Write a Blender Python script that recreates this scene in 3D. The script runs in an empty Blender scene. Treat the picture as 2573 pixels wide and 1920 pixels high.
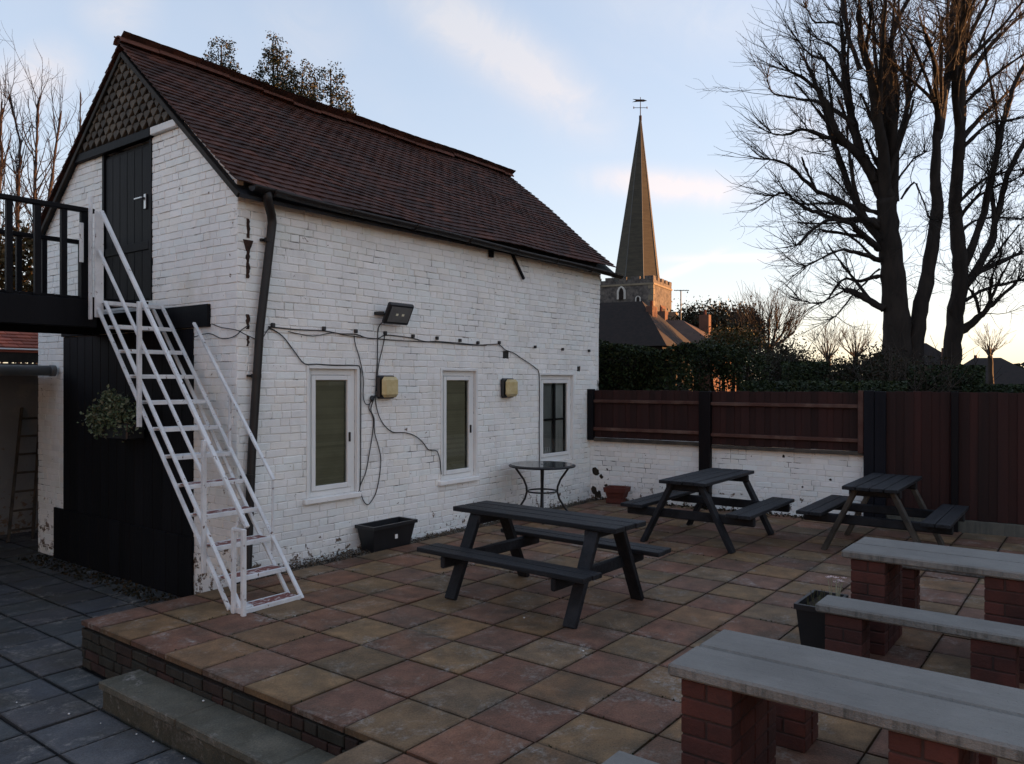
import bpy, math, random
import numpy as np
from mathutils import Vector, Matrix
random.seed(7)
rng = np.random.default_rng(7)
rad = math.radians
scene = bpy.context.scene
C = scene.collection

# ------------------------------------------------------------------ camera
CAM = Vector((-3.221, -4.101, 1.822))
YAW, PITCH, ROLL = rad(37.29), rad(-0.12), rad(0.10)
_f = Vector((math.cos(YAW) * math.cos(PITCH), math.sin(YAW) * math.cos(PITCH), math.sin(PITCH)))
_r = Vector((math.sin(YAW), -math.cos(YAW), 0.0))
_u = _r.cross(_f)
RIGHT = _r * math.cos(ROLL) + _u * math.sin(ROLL)
UP = -_r * math.sin(ROLL) + _u * math.cos(ROLL)
FWD = _f
cd = bpy.data.cameras.new('camera')
cam = bpy.data.objects.new('camera', cd)
C.objects.link(cam)
m = Matrix((RIGHT, UP, -FWD)).transposed().to_4x4()
m.translation = CAM
cam.matrix_world = m
cd.sensor_width = 36.0
cd.lens = 36.0 * 1971.3 / 2573.0
cd.clip_start = 0.05
cd.clip_end = 3000.0
scene.camera = cam

# ------------------------------------------------------------------ light
SUN_AZ, SUN_EL = rad(-38.0), rad(8.0)      # low winter sun, beyond the right of the picture
SKY_STRENGTH, SUN_STRENGTH, EXPOSURE = 0.15, 3.9, 2.15
SDIR = Vector((math.cos(SUN_EL) * math.cos(SUN_AZ), math.cos(SUN_EL) * math.sin(SUN_AZ), math.sin(SUN_EL)))
sl = bpy.data.lights.new('sun', 'SUN')
sl.energy = SUN_STRENGTH
sl.angle = rad(0.6)
sl.color = (1.0, 0.46, 0.16)
so = bpy.data.objects.new('sun', sl)
so.rotation_euler = SDIR.to_track_quat('Z', 'Y').to_euler()
so.location = (10, -10, 30)
C.objects.link(so)
vs = scene.view_settings
vs.view_transform = 'Standard'
vs.look = 'None'
vs.gamma = 1.0
vs.use_curve_mapping = False
vs.exposure = EXPOSURE

world = bpy.data.worlds.new('World')
scene.world = world
world.use_nodes = True


class NT:
    """tiny node-tree helper"""
    def __init__(s, tree):
        s.t = tree
        s.n = tree.nodes
        s.n.clear()

    def new(s, kind, **kw):
        nd = s.n.new(kind)
        for k, v in kw.items():
            if k.startswith('i_'):
                nd.inputs[k[2:].replace('_', ' ')].default_value = v
            else:
                setattr(nd, k, v)
        return nd

    def link(s, a, b):
        s.t.links.new(a, b)

    def val(s, x, sock):
        if hasattr(x, 'is_output'):
            s.link(x, sock)
        else:
            sock.default_value = x

    def math(s, op, a, b=0.0, clamp=False):
        nd = s.new('ShaderNodeMath', operation=op, use_clamp=clamp)
        s.val(a, nd.inputs[0])
        s.val(b, nd.inputs[1])
        return nd.outputs[0]

    def mix(s, fac, a, b, mode='MIX'):
        nd = s.new('ShaderNodeMix', data_type='RGBA', blend_type=mode)
        s.val(fac, nd.inputs[0])
        for x, i in ((a, 6), (b, 7)):
            if not hasattr(x, 'is_output') and len(x) == 3:
                x = (*x, 1)
            s.val(x, nd.inputs[i])
        return nd.outputs[2]

    def noise(s, vec, scale, detail=4.0, rough=0.55, dist=0.0):
        nd = s.new('ShaderNodeTexNoise')
        nd.inputs['Scale'].default_value = scale
        nd.inputs['Detail'].default_value = detail
        nd.inputs['Roughness'].default_value = rough
        nd.inputs['Distortion'].default_value = dist
        if vec is not None:
            s.link(vec, nd.inputs['Vector'])
        return nd.outputs['Fac']

    def ramp(s, fac, lo, hi):
        nd = s.new('ShaderNodeMapRange', clamp=True)
        s.val(fac, nd.inputs[0])
        nd.inputs[1].default_value = lo
        nd.inputs[2].default_value = hi
        return nd.outputs[0]

    def scale(s, vec, sc):
        nd = s.new('ShaderNodeVectorMath', operation='MULTIPLY')
        s.link(vec, nd.inputs[0])
        nd.inputs[1].default_value = sc
        return nd.outputs[0]

    def dot(s, vec, v):
        nd = s.new('ShaderNodeVectorMath', operation='DOT_PRODUCT')
        s.link(vec, nd.inputs[0])
        nd.inputs[1].default_value = v
        return nd.outputs['Value']


def direction(px, py):
    """unit direction of a point of the sky, from where it stands in the photograph (2214 x 1652 coordinates)"""
    k = 2573 / 2214
    return (FWD + RIGHT * ((px * k - 1286.5) / 1971.3) - UP * ((py * k - 960) / 1971.3)).normalized()


def build_world():
    w = NT(world.node_tree)
    sky = w.new('ShaderNodeTexSky', sky_type='NISHITA')
    sky.sun_disc = False
    sky.sun_elevation = SUN_EL
    sky.sun_rotation = math.atan2(SDIR.x, SDIR.y)
    sky.air_density = 1.0
    sky.dust_density = 0.35
    sky.ozone_density = 1.6
    tc = w.new('ShaderNodeTexCoord').outputs['Generated']
    sep = w.new('ShaderNodeSeparateXYZ')
    w.link(tc, sep.inputs[0])
    zc = w.math('ADD', w.math('MAXIMUM', sep.outputs[2], 0.0), 0.16)
    cmb = w.new('ShaderNodeCombineXYZ')
    w.link(w.math('DIVIDE', sep.outputs[0], zc), cmb.inputs[0])
    w.link(w.math('DIVIDE', sep.outputs[1], zc), cmb.inputs[1])
    layer = cmb.outputs[0]
    n1 = w.noise(w.scale(layer, (0.5, 1.3, 1)), 0.9, 5, 0.6, 0.6)
    n2 = w.noise(layer, 3.2, 6, 0.62, 0.8)
    veil = w.math('MULTIPLY', w.ramp(n1, 0.42, 0.72), w.ramp(n2, 0.2, 0.8))
    mask = w.math('MULTIPLY', w.math('MULTIPLY', veil, 0.55), w.ramp(sep.outputs[2], 0.10, 0.40))
    # single clouds: where they stand in the sky, how long and wide
    fine = w.math('ADD', w.math('MULTIPLY', w.noise(tc, 14, 6, 0.65, 1.2), 1.3), -0.05)
    for (x0, y0, x1, y1, wid, amp) in ((840, -60, 1290, 260, 0.034, 1.5), (1290, 385, 1600, 418, 0.017, 1.7),
                                       (-60, 215, 170, 130, 0.026, 1.4), (180, 60, 330, -20, 0.030, 0.8),
                                       (1430, 600, 1560, 545, 0.006, 1.1), (1440, 560, 1700, 556, 0.005, 1.0),
                                       (560, -20, 760, 140, 0.05, 0.4), (1650, 330, 1800, 260, 0.04, 0.6), (1250, -40, 1700, 60, 0.05, 0.5)):
        a, b = direction(x0, y0), direction(x1, y1)
        c = (a + b).normalized()
        ax = (b - a)
        L = ax.length * 0.5
        ax.normalize()
        pr = c.cross(ax)
        q1 = w.math('MULTIPLY', w.dot(tc, ax), 1 / L)
        q2 = w.math('MULTIPLY', w.math('SUBTRACT', w.dot(tc, pr), 0.0), 1 / wid)
        q1 = w.math('POWER', w.math('ABSOLUTE', q1), 3.0)
        g = w.math('POWER', 2.718, w.math('MULTIPLY', w.math('ADD', q1, w.math('MULTIPLY', q2, q2)), -1.0))
        front = w.ramp(w.dot(tc, c), 0.0, 0.3)
        g = w.math('MULTIPLY', w.math('MULTIPLY', g, front), w.math('MULTIPLY', fine, amp))
        mask = w.math('MAXIMUM', mask, g)
    gm_ = w.new('ShaderNodeGamma')            # tone adjustment: evens the sky out and pales it
    gm_.inputs[1].default_value = 0.42
    w.link(sky.outputs[0], gm_.inputs[0])
    hs = w.new('ShaderNodeHueSaturation')
    hs.inputs['Saturation'].default_value = 1.22
    w.link(gm_.outputs[0], hs.inputs['Color'])
    skyc = w.mix(1.0, hs.outputs[0], (0.97, 0.895, 0.945), 'MULTIPLY')
    bw = w.new('ShaderNodeRGBToBW')
    w.link(skyc, bw.inputs[0])
    # clouds low in the sky are pink from the setting sun, high ones white
    tint = w.mix(w.ramp(sep.outputs[2], 0.08, 0.42), (1.24, 1.03, 0.98), (1.24, 1.25, 1.34))
    grey = w.new('ShaderNodeVectorMath', operation='SCALE')
    w.link(tint, grey.inputs[0])
    w.link(bw.outputs[0], grey.inputs['Scale'])
    col = w.mix(w.math('MINIMUM', mask, 0.9), skyc, grey.outputs[0])
    bg = w.new('ShaderNodeBackground')
    bg.inputs['Strength'].default_value = SKY_STRENGTH
    w.link(col, bg.inputs['Color'])
    out = w.new('ShaderNodeOutputWorld')
    w.link(bg.outputs[0], out.inputs[0])


build_world()

# ------------------------------------------------------------------ materials
MATS = {}


def material(name, base, base2=None, nscale=3.0, rough=0.8, bump=0.0, bscale=30.0, spec=0.3, metal=0.0,
             stretch=(1, 1, 1), lo=0.35, hi=0.65, extra=None, sheen=None):
    """principled material; colour = mesh colour attribute x noise between base and base2, in world coordinates"""
    mt = bpy.data.materials.new(name)
    mt.use_nodes = True
    t = NT(mt.node_tree)
    p = t.new('ShaderNodeBsdfPrincipled')
    o = t.new('ShaderNodeOutputMaterial')
    t.link(p.outputs[0], o.inputs[0])
    pos = t.new('ShaderNodeNewGeometry').outputs['Position']
    sp = t.scale(pos, stretch)
    att = t.new('ShaderNodeAttribute', attribute_name='Col').outputs['Color']
    n = t.noise(sp, nscale, 6, 0.62, 0.3)
    col = t.mix(t.ramp(n, lo, hi), base, base2 if base2 else base)
    col = t.mix(1.0, col, att, 'MULTIPLY')
    if extra:
        col = extra(t, pos, col, p)
    t.link(col, p.inputs['Base Color'])
    p.inputs['Roughness'].default_value = rough
    p.inputs['Metallic'].default_value = metal
    p.inputs['Specular IOR Level'].default_value = spec
    if bump:
        b = t.new('ShaderNodeBump')
        b.inputs['Strength'].default_value = bump
        b.inputs['Distance'].default_value = 0.01
        t.link(t.noise(sp, bscale, 5, 0.6), b.inputs['Height'])
        t.link(b.outputs[0], p.inputs['Normal'])
    MATS[name] = mt
    return mt


def zmask(t, pos, lo, hi):
    s = t.new('ShaderNodeSeparateXYZ')
    t.link(pos, s.inputs[0])
    return t.ramp(s.outputs[2], lo, hi)


def peel(t, pos, col, p):
    """flaked paint: bare brick, thickest in the lowest courses, plus damp yellow-green blotches"""
    low = t.math('SUBTRACT', 1.0, zmask(t, pos, -0.05, 0.42))
    n = t.noise(pos, 11.0, 7, 0.68, 0.4)
    n3 = t.noise(pos, 1.1, 3, 0.5)
    flake = t.ramp(t.math('ADD', n, t.math('ADD', t.math('MULTIPLY', low, 0.135), t.math('MULTIPLY', n3, 0.10))), 0.715, 0.735)
    n2 = t.noise(pos, 1.7, 5, 0.6)
    stain = t.math('MULTIPLY', t.ramp(n2, 0.56, 0.74), 0.35)
    col = t.mix(stain, col, (0.50, 0.47, 0.33))
    bare = t.mix(t.noise(pos, 25, 3), (0.05, 0.042, 0.036), (0.22, 0.15, 0.10))
    pits = t.ramp(t.noise(pos, 34.0, 4, 0.6), 0.76, 0.79)
    col = t.mix(t.math('MULTIPLY', pits, t.ramp(n3, .35, .65)), col, (0.12, 0.115, 0.11))
    grime = t.math('MULTIPLY', t.ramp(t.noise(t.scale(pos, (1, 1, .22)), 5.0, 6, .65), .52, .78), 0.20)
    col = t.mix(grime, col, (0.36, 0.35, 0.33))
    return t.mix(flake, col, bare)


def joint(t, pos, col, p):
    """mortar: painted over in some places, dark and open in others"""
    n = t.noise(pos, 2.6, 6, 0.7, 0.6)
    return t.mix(t.ramp(n, 0.53, 0.64), col, (0.11, 0.105, 0.10))


def lichen(t, pos, col, p):
    """weathering of the paving: pale bloom and scuffs, dark algae, speckle"""
    n = t.noise(pos, 3.1, 8, 0.72, 0.8)
    n2 = t.noise(pos, 30, 4, 0.7)
    b = t.noise(pos, 7.0, 6, 0.7, 0.6)
    col = t.mix(t.math('MULTIPLY', t.ramp(b, .42, .66), .55), col, t.mix(1.0, col, (1.45, 1.35, 1.25), 'MULTIPLY'))
    col = t.mix(t.math('MULTIPLY', t.ramp(n, 0.52, 0.70), t.ramp(n2, 0.42, 0.60)), col, (0.34, 0.31, 0.28))
    d = t.noise(pos, 1.6, 7, 0.72)
    col = t.mix(t.math('MULTIPLY', t.ramp(d, 0.45, 0.66), 0.65), col, (0.050, 0.044, 0.030))
    g = t.noise(pos, 95, 3, .7)
    col = t.mix(t.ramp(g, .3, .7), t.mix(1.0, col, (.68, .68, .68), 'MULTIPLY'), t.mix(1.0, col, (1.28, 1.28, 1.28), 'MULTIPLY'))
    sp_ = t.ramp(t.noise(pos, 48, 3, .6), .68, .72)
    return t.mix(t.math('MULTIPLY', sp_, .7), col, (0.03, 0.028, 0.02))


material('white_paint', (0.86, 0.85, 0.83), (0.78, 0.77, 0.75), 1.3, 0.62, 0.7, 24, extra=peel)
material('mortar', (0.80, 0.79, 0.77), (0.68, 0.66, 0.63), 2.0, 0.85, 0.4, 60, extra=joint)
material('black_paint', (0.0032, 0.0032, 0.0045), (0.0065, 0.0065, 0.0085), 3.0, 0.6, 0.25, 40, stretch=(1, 1, .15), spec=0.12)
def scuff(t, pos, col, p):
    n = t.noise(t.scale(pos, (1.0, 1.0, 1.0)), 9.0, 7, .72, .4)
    return t.mix(t.math('MULTIPLY', t.ramp(n, .58, .76), .7), col, (0.036, 0.037, 0.041))


material('dark_timber', (0.0065, 0.007, 0.009), (0.020, 0.021, 0.025), 5.0, 0.6, 0.6, 28, spec=0.2, extra=scuff)
material('dark_timber_long', (0.0050, 0.0055, 0.0075), (0.018, 0.019, 0.023), 4.0, 0.55, 0.9, 14, stretch=(9, .5, 9), spec=0.25, extra=scuff)
material('dark_timber_cross', (0.0050, 0.0055, 0.0075), (0.018, 0.019, 0.023), 4.0, 0.55, 0.9, 14, stretch=(.5, 9, 9), spec=0.25, extra=scuff)
material('old_timber', (0.030, 0.026, 0.022), (0.085, 0.070, 0.056), 5.0, 0.75, 0.5, 28)
material('fence_red', (0.034, 0.0105, 0.009), (0.018, 0.0075, 0.007), 2.6, 0.8, 0.5, 35, stretch=(1, 1, .12))
material('fence_rail', (0.075, 0.032, 0.024), (0.15, 0.095, 0.075), 3.5, 0.8, 0.4, 35, lo=.45, hi=.75)
material('roof_tile', (1.0, 1.0, 1.0), (0.62, 0.58, 0.58), 5.0, 0.85, 0.5, 40, lo=.42, hi=.7)
material('ridge_clay', (0.15, 0.058, 0.038), (0.085, 0.036, 0.027), 4.0, 0.8, 0.4, 30)
material('hung_tile', (0.085, 0.068, 0.052), (0.040, 0.034, 0.030), 5.0, 0.8, 0.5, 40)
material('slab', (1.12, 1.1, 1.05), (0.55, 0.54, 0.52), 5.5, 0.72, 0.5, 50, lo=.30, hi=.72, extra=lichen)
material('slab_bed', (0.008, 0.006, 0.005), (0.014, 0.010, 0.008), 6, 0.95, 0.5, 80)
material('yard_slab', (1.0, 1.0, 1.0), (0.66, 0.68, 0.72), 3.0, 0.66, 0.4, 50, extra=lichen)
material('yard_bed', (0.008, 0.008, 0.010), (0.014, 0.014, 0.016), 6, 0.95, 0.5, 80)
material('riser_brick', (1, 1, 1), (0.6, 0.6, 0.55), 8, 0.9, 0.6, 60)
def concrete_wear(t, pos, col, p):
    g = t.new('ShaderNodeNewGeometry').outputs['Normal']
    sx_ = t.new('ShaderNodeSeparateXYZ')
    t.link(g, sx_.inputs[0])
    side = t.math('SUBTRACT', 1.0, t.math('ABSOLUTE', sx_.outputs[2]))
    drip = t.ramp(t.noise(t.scale(pos, (1, 1, .10)), 22, 6, .68), .46, .62)
    col = t.mix(t.math('MULTIPLY', t.math('MULTIPLY', drip, side), .75), col, (0.06, 0.062, 0.056))
    grain = t.ramp(t.noise(t.scale(pos, (9, .8, 9)), 3.0, 6, .7), .45, .70)
    col = t.mix(t.math('MULTIPLY', grain, .22), col, (0.095, 0.095, 0.090))
    pale = t.ramp(t.noise(t.scale(pos, (5, .7, 1)), 2.2, 7, .7, .5), .60, .72)
    col = t.mix(t.math('MULTIPLY', pale, .4), col, (0.32, 0.315, 0.30))
    speck = t.ramp(t.noise(pos, 70, 3, .6), .66, .72)
    return t.mix(t.math('MULTIPLY', speck, .5), col, (0.06, 0.06, 0.055))


material('concrete', (0.215, 0.206, 0.190), (0.165, 0.157, 0.146), 2.2, 0.82, 0.8, 90, extra=concrete_wear)
material('step_slab', (0.115, 0.105, 0.082), (0.058, 0.056, 0.042), 3.0, 0.7, 0.4, 60, extra=lichen)
material('pier_brick', (0.084, 0.027, 0.021), (0.050, 0.020, 0.017), 6, 0.85, 0.5, 60)
material('pier_mortar', (0.055, 0.032, 0.028), (0.035, 0.024, 0.022), 6, 0.95, 0.5, 80)
material('white_metal', (0.70, 0.71, 0.72), (0.56, 0.57, 0.58), 6, 0.45, 0.15, 60,
         extra=lambda t, pos, col, p: t.mix(t.ramp(t.noise(t.scale(pos, (1, 1, .5)), 26, 6, .7), .61, .66), col, (0.12, 0.065, 0.045)))
material('tread_red', (0.20, 0.075, 0.065), (0.55, 0.50, 0.48), 24, 0.85, 0.5, 70, lo=.52, hi=.6)
material('upvc', (0.78, 0.78, 0.76), (0.70, 0.70, 0.69), 2, 0.4, spec=0.45)
material('blind', (0.40, 0.375, 0.27), (0.33, 0.31, 0.22), 3, 0.8)
material('room', (0.03, 0.03, 0.028), None, 2, 0.9)
material('curtain', (0.60, 0.60, 0.58), (0.45, 0.45, 0.45), 3, 0.9)
material('black_plastic', (0.010, 0.011, 0.013), (0.016, 0.017, 0.020), 4, 0.42, spec=0.4)
material('brown_plastic', (0.010, 0.0085, 0.0085), (0.018, 0.015, 0.014), 4, 0.5, spec=0.35)
material('cable_black', (0.022, 0.022, 0.024), (0.05, 0.05, 0.05), 8, 0.6)
material('lamp_lens', (0.60, 0.50, 0.28), (0.48, 0.37, 0.17), 14, 0.35, spec=0.5)
material('led', (0.75, 0.72, 0.55), None, 2, 0.4)
material('dull_glass', (0.055, 0.057, 0.058), (0.08, 0.08, 0.08), 3, 0.14, spec=0.5)
material('chrome', (0.40, 0.40, 0.40), None, 2, 0.3, metal=0.9)
material('rust', (0.055, 0.026, 0.016), (0.02, 0.014, 0.012), 20, 0.9, 0.5, 80)
material('terracotta', (0.12, 0.032, 0.022), (0.085, 0.026, 0.02), 8, 0.85, 0.3, 60)
material('soil', (0.022, 0.016, 0.012), (0.04, 0.03, 0.02), 20, 1.0, 0.8, 80)
material('gravel', (1, 1, 1), (0.7, 0.7, 0.7), 30, 0.85)
material('bark', (0.013, 0.010, 0.009), (0.030, 0.023, 0.019), 5, 0.95, 0.9, 26, stretch=(1, 1, .25))
material('bark_warm', (0.034, 0.026, 0.027), (0.024, 0.019, 0.020), 5, 0.95, 0.6, 26)
material('bark_pale', (0.05, 0.038, 0.030), (0.032, 0.025, 0.02), 5, 0.95, 0.6, 26)
material('leaf', (0.8, 0.8, 0.75), (0.42, 0.46, 0.38), 1.8, 0.6, spec=0.15)
material('flint', (0.125, 0.108, 0.098), (0.032, 0.029, 0.030), 2.4, 0.9, 0.6, 6)
material('quoin', (0.20, 0.165, 0.12), (0.15, 0.125, 0.095), 1.5, 0.9)
material('shingle', (0.058, 0.050, 0.036), (0.034, 0.030, 0.024), 1.6, 0.85, 0.6, 4, stretch=(.5, .5, 3.0))
material('house_tile', (0.075, 0.042, 0.030), (0.050, 0.030, 0.023), 2.0, 0.9, 0.6, 9, stretch=(1, 1, 2))
material('house_dark', (0.017, 0.010, 0.008), (0.008, 0.0055, 0.005), 5.0, 0.9, 0.4, 9)
material('house_brick', (0.12, 0.055, 0.036), (0.085, 0.042, 0.03), 5.0, 0.9, 0.4, 12)
material('render_pale', (0.45, 0.43, 0.40), (0.38, 0.36, 0.34), 1.0, 0.9)
material('lead', (0.08, 0.082, 0.082), None, 2, 0.6)
material('earth', (0.040, 0.036, 0.026), (0.030, 0.040, 0.020), 0.6, 1.0, 0.5, 4)
material('pale_stone', (0.62, 0.62, 0.60), None, 6, 0.8)
material('petal', (0.55, 0.42, 0.40), None, 6, 0.8)
material('lean_tile', (0.33, 0.085, 0.045), (0.22, 0.06, 0.04), 5, 0.85, 0.4, 30)
material('grey_plastic', (0.16, 0.17, 0.18), (0.12, 0.125, 0.13), 3, 0.5)


def make_glass():
    mt = bpy.data.materials.new('window_glass')
    mt.use_nodes = True
    t = NT(mt.node_tree)
    o = t.new('ShaderNodeOutputMaterial')
    tr = t.new('ShaderNodeBsdfTransparent')
    tr.inputs[0].default_value = (0.86, 0.88, 0.86, 1)
    gl = t.new('ShaderNodeBsdfGlossy')
    gl.inputs['Roughness'].default_value = 0.02
    fr = t.new('ShaderNodeFresnel')
    fr.inputs[0].default_value = 1.5
    mx = t.new('ShaderNodeMixShader')
    t.link(fr.outputs[0], mx.inputs[0])
    t.link(tr.outputs[0], mx.inputs[1])
    t.link(gl.outputs[0], mx.inputs[2])
    t.link(mx.outputs[0], o.inputs[0])
    MATS['glass'] = mt


make_glass()

# ------------------------------------------------------------------ object helpers
OFF = {}          # world position of each object's origin


def tag(o, label=None, cat=None, group=None, kind=None):
    if label:
        o['label'] = label
    if cat:
        o['category'] = cat
    if group:
        o['group'] = group
    if kind:
        o['kind'] = kind
    return o


def thing(name, loc, label, cat, group=None):
    o = bpy.data.objects.new(name, None)
    o.empty_display_size = 0.1
    o.location = loc
    C.objects.link(o)
    OFF[o] = Vector(loc)
    return tag(o, label, cat, group)


def link_mesh(name, me, V, mat, parent):
    me.materials.append(MATS[mat])
    o = bpy.data.objects.new(name, me)
    C.objects.link(o)
    if parent is not None:
        o.parent = parent
        OFF[o] = OFF[parent]
    else:
        lo, hi = V.min(0), V.max(0)
        base = Vector(((lo[0] + hi[0]) / 2, (lo[1] + hi[1]) / 2, lo[2]))
        o.location = base
        OFF[o] = base
    off = np.array(OFF[o], dtype=np.float32)
    me.vertices.foreach_set('co', (V - off).astype(np.float32).ravel())
    me.update()
    return o


class MB:
    def __init__(s):
        s.v, s.f, s.c = [], [], []

    def add(s, verts, faces, col=(1, 1, 1)):
        o = len(s.v)
        s.v.extend(tuple(v) for v in verts)
        s.f.extend(tuple(i + o for i in f) for f in faces)
        s.c.extend([(col[0], col[1], col[2], 1.0)] * len(verts))
        return s

    def box(s, x0, x1, y0, y1, z0, z1, b=0.0, col=(1, 1, 1), M=None):
        if b <= 0:
            V = [(x, y, z) for x in (x0, x1) for y in (y0, y1) for z in (z0, z1)]
            F = [(0, 1, 3, 2), (4, 6, 7, 5), (0, 4, 5, 1), (2, 3, 7, 6), (0, 2, 6, 4), (1, 5, 7, 3)]
        else:
            V, idx = [], {}
            X, Y, Z = (x0, x1), (y0, y1), (z0, z1)
            sg = (1, -1)
            for i in (0, 1):
                for j in (0, 1):
                    for k in (0, 1):
                        for a in range(3):
                            p = [X[i], Y[j], Z[k]]
                            for q, e in ((0, i), (1, j), (2, k)):
                                if q != a:
                                    p[q] += b * sg[e]
                            idx[i, j, k, a] = len(V)
                            V.append(tuple(p))
            F = []
            for a in range(3):
                b1, c1 = (a + 1) % 3, (a + 2) % 3
                for e in (0, 1):
                    ring = []
                    for (p, q) in ((0, 0), (1, 0), (1, 1), (0, 1)):
                        t = [0, 0, 0]
                        t[a], t[b1], t[c1] = e, p, q
                        ring.append(idx[t[0], t[1], t[2], a])
                    F.append(tuple(ring if e else ring[::-1]))
                for p in (0, 1):
                    for q in (0, 1):
                        t0, t1 = [0, 0, 0], [0, 0, 0]
                        t0[b1], t0[c1], t0[a] = p, q, 0
                        t1[b1], t1[c1], t1[a] = p, q, 1
                        w = [idx[(*t0, b1)], idx[(*t1, b1)], idx[(*t1, c1)], idx[(*t0, c1)]]
                        F.append(tuple(w if (p == q) else w[::-1]))
            for i in (0, 1):
                for j in (0, 1):
                    for k in (0, 1):
                        tri = [idx[i, j, k, 0], idx[i, j, k, 1], idx[i, j, k, 2]]
                        F.append(tuple(tri if (i + j + k) % 2 else tri[::-1]))
        if M is not None:
            V = [tuple(M @ Vector(v)) for v in V]
        return s.add(V, F, col)

    def bar(s, p0, p1, w, h, up=(0, 0, 1), b=0.004, col=(1, 1, 1)):
        p0, p1 = Vector(p0), Vector(p1)
        d = (p1 - p0)
        L = d.length
        d.normalize()
        up = Vector(up)
        if abs(d.dot(up)) > 0.99:
            up = Vector((1, 0, 0))
        sx = d.cross(up).normalized()
        uz = sx.cross(d)
        M = Matrix((sx, d, uz)).transposed().to_4x4()
        M.translation = p0
        return s.box(-w / 2, w / 2, 0, L, -h / 2, h / 2, min(b, w / 3, h / 3), col, M)

    def tube(s, pts, r, n=8, col=(1, 1, 1), cap=True):
        pts = [Vector(p) for p in pts]
        k = len(pts)
        rr = r if hasattr(r, '__len__') else [r] * k
        V, F = [], []
        prev = None
        for i, p in enumerate(pts):
            t = (pts[min(i + 1, k - 1)] - pts[max(i - 1, 0)]).normalized()
            if prev is None:
                a = Vector((0, 0, 1)) if abs(t.z) < 0.9 else Vector((1, 0, 0))
                a = (a - t * a.dot(t)).normalized()
            else:
                a = prev - t * prev.dot(t)
                a = a.normalized() if a.length > 1e-6 else t.orthogonal().normalized()
            prev = a
            bb = t.cross(a)
            for j in range(n):
                an = 2 * math.pi * j / n
                V.append(p + (a * math.cos(an) + bb * math.sin(an)) * rr[i])
        for i in range(k - 1):
            for j in range(n):
                F.append((i * n + j, i * n + (j + 1) % n, (i + 1) * n + (j + 1) % n, (i + 1) * n + j))
        if cap:
            F.append(tuple(range(n))[::-1])
            F.append(tuple(range((k - 1) * n, k * n)))
        return s.add(V, F, col)

    def lathe(s, prof, c, n=24, col=(1, 1, 1)):
        V = [(c[0] + r * math.cos(2 * math.pi * j / n), c[1] + r * math.sin(2 * math.pi * j / n), c[2] + z) for r, z in prof for j in range(n)]
        F = [(i * n + j, i * n + (j + 1) % n, (i + 1) * n + (j + 1) % n, (i + 1) * n + j) for i in range(len(prof) - 1) for j in range(n)]
        F.append(tuple(range(n))[::-1])
        F.append(tuple(range((len(prof) - 1) * n, len(prof) * n)))
        return s.add(V, F, col)

    def piece(s, poly, fr, back, front, bev=0.003, jit=0.0, col=(1, 1, 1), tilt=(0, 0), inset=None, edge=1.0):
        """convex polygon (u, v) raised along the frame's normal, front edge chamfered"""
        O, U, V_, N = fr
        n = len(poly)
        P = [Vector((p[0] + random.uniform(-jit, jit), p[1] + random.uniform(-jit, jit), 0)) for p in poly]
        cen = sum(P, Vector()) / n
        ins = []
        for i in range(n):
            a, b_, c_ = P[i - 1], P[i], P[(i + 1) % n]
            e1, e2 = (b_ - a), (c_ - b_)
            if e1.length < 1e-6 or e2.length < 1e-6:
                ins.append(b_.lerp(cen, 0.1))
                continue
            e1.normalize()
            e2.normalize()
            n1, n2 = Vector((-e1.y, e1.x, 0)), Vector((-e2.y, e2.x, 0))
            q = 1 + n1.dot(n2)
            ins.append(b_ + (n1 + n2) * ((inset or bev) / max(q, 0.3)))
        W = []
        for ring, d in ((P, -back), (P, front - bev), (ins, front)):
            for p in ring:
                dd = d + (tilt[0] * (p.x - cen.x) + tilt[1] * (p.y - cen.y) if d > -back else 0)
                W.append(O + U * p.x + V_ * p.y + N * dd)
        F = []
        for k in (0, 1):
            for i in range(n):
                j = (i + 1) % n
                F.append((k * n + i, k * n + j, (k + 1) * n + j, (k + 1) * n + i))
        F.append(tuple(range(2 * n, 3 * n)))
        s.add(W, F, col)
        if edge != 1.0:            # grime worn into the arris
            k0 = len(s.c) - 3 * n
            for i in range(2 * n):
                c = s.c[k0 + i]
                s.c[k0 + i] = (c[0] * edge, c[1] * edge, c[2] * edge, 1.0)
        return s

    def build(s, name, mat, parent=None, smooth=False):
        me = bpy.data.meshes.new(name)
        me.from_pydata(s.v, [], s.f)
        at = me.attributes.new('Col', 'FLOAT_COLOR', 'POINT')
        at.data.foreach_set('color', np.array(s.c, dtype=np.float32).ravel())
        if smooth:
            me.shade_smooth()
        return link_mesh(name, me, np.array(s.v, dtype=np.float32), mat, parent)


def fast_mesh(name, V, F, cols, mat, parent=None, smooth=False):
    """V (n,3), F (m,k) arrays -> one mesh object"""
    me = bpy.data.meshes.new(name)
    k = F.shape[1]
    me.vertices.add(len(V))
    me.loops.add(F.size)
    me.polygons.add(len(F))
    me.vertices.foreach_set('co', V.astype(np.float32).ravel())
    me.loops.foreach_set('vertex_index', F.astype(np.int32).ravel())
    me.polygons.foreach_set('loop_start', np.arange(0, F.size, k, dtype=np.int32))
    me.polygons.foreach_set('loop_total', np.full(len(F), k, dtype=np.int32))
    me.update(calc_edges=True)
    at = me.attributes.new('Col', 'FLOAT_COLOR', 'POINT')
    c4 = np.ones((len(V), 4), dtype=np.float32)
    c4[:, :3] = cols
    at.data.foreach_set('color', c4.ravel())
    if smooth:
        me.shade_smooth()
    return link_mesh(name, me, V.astype(np.float32), mat, parent)


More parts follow.
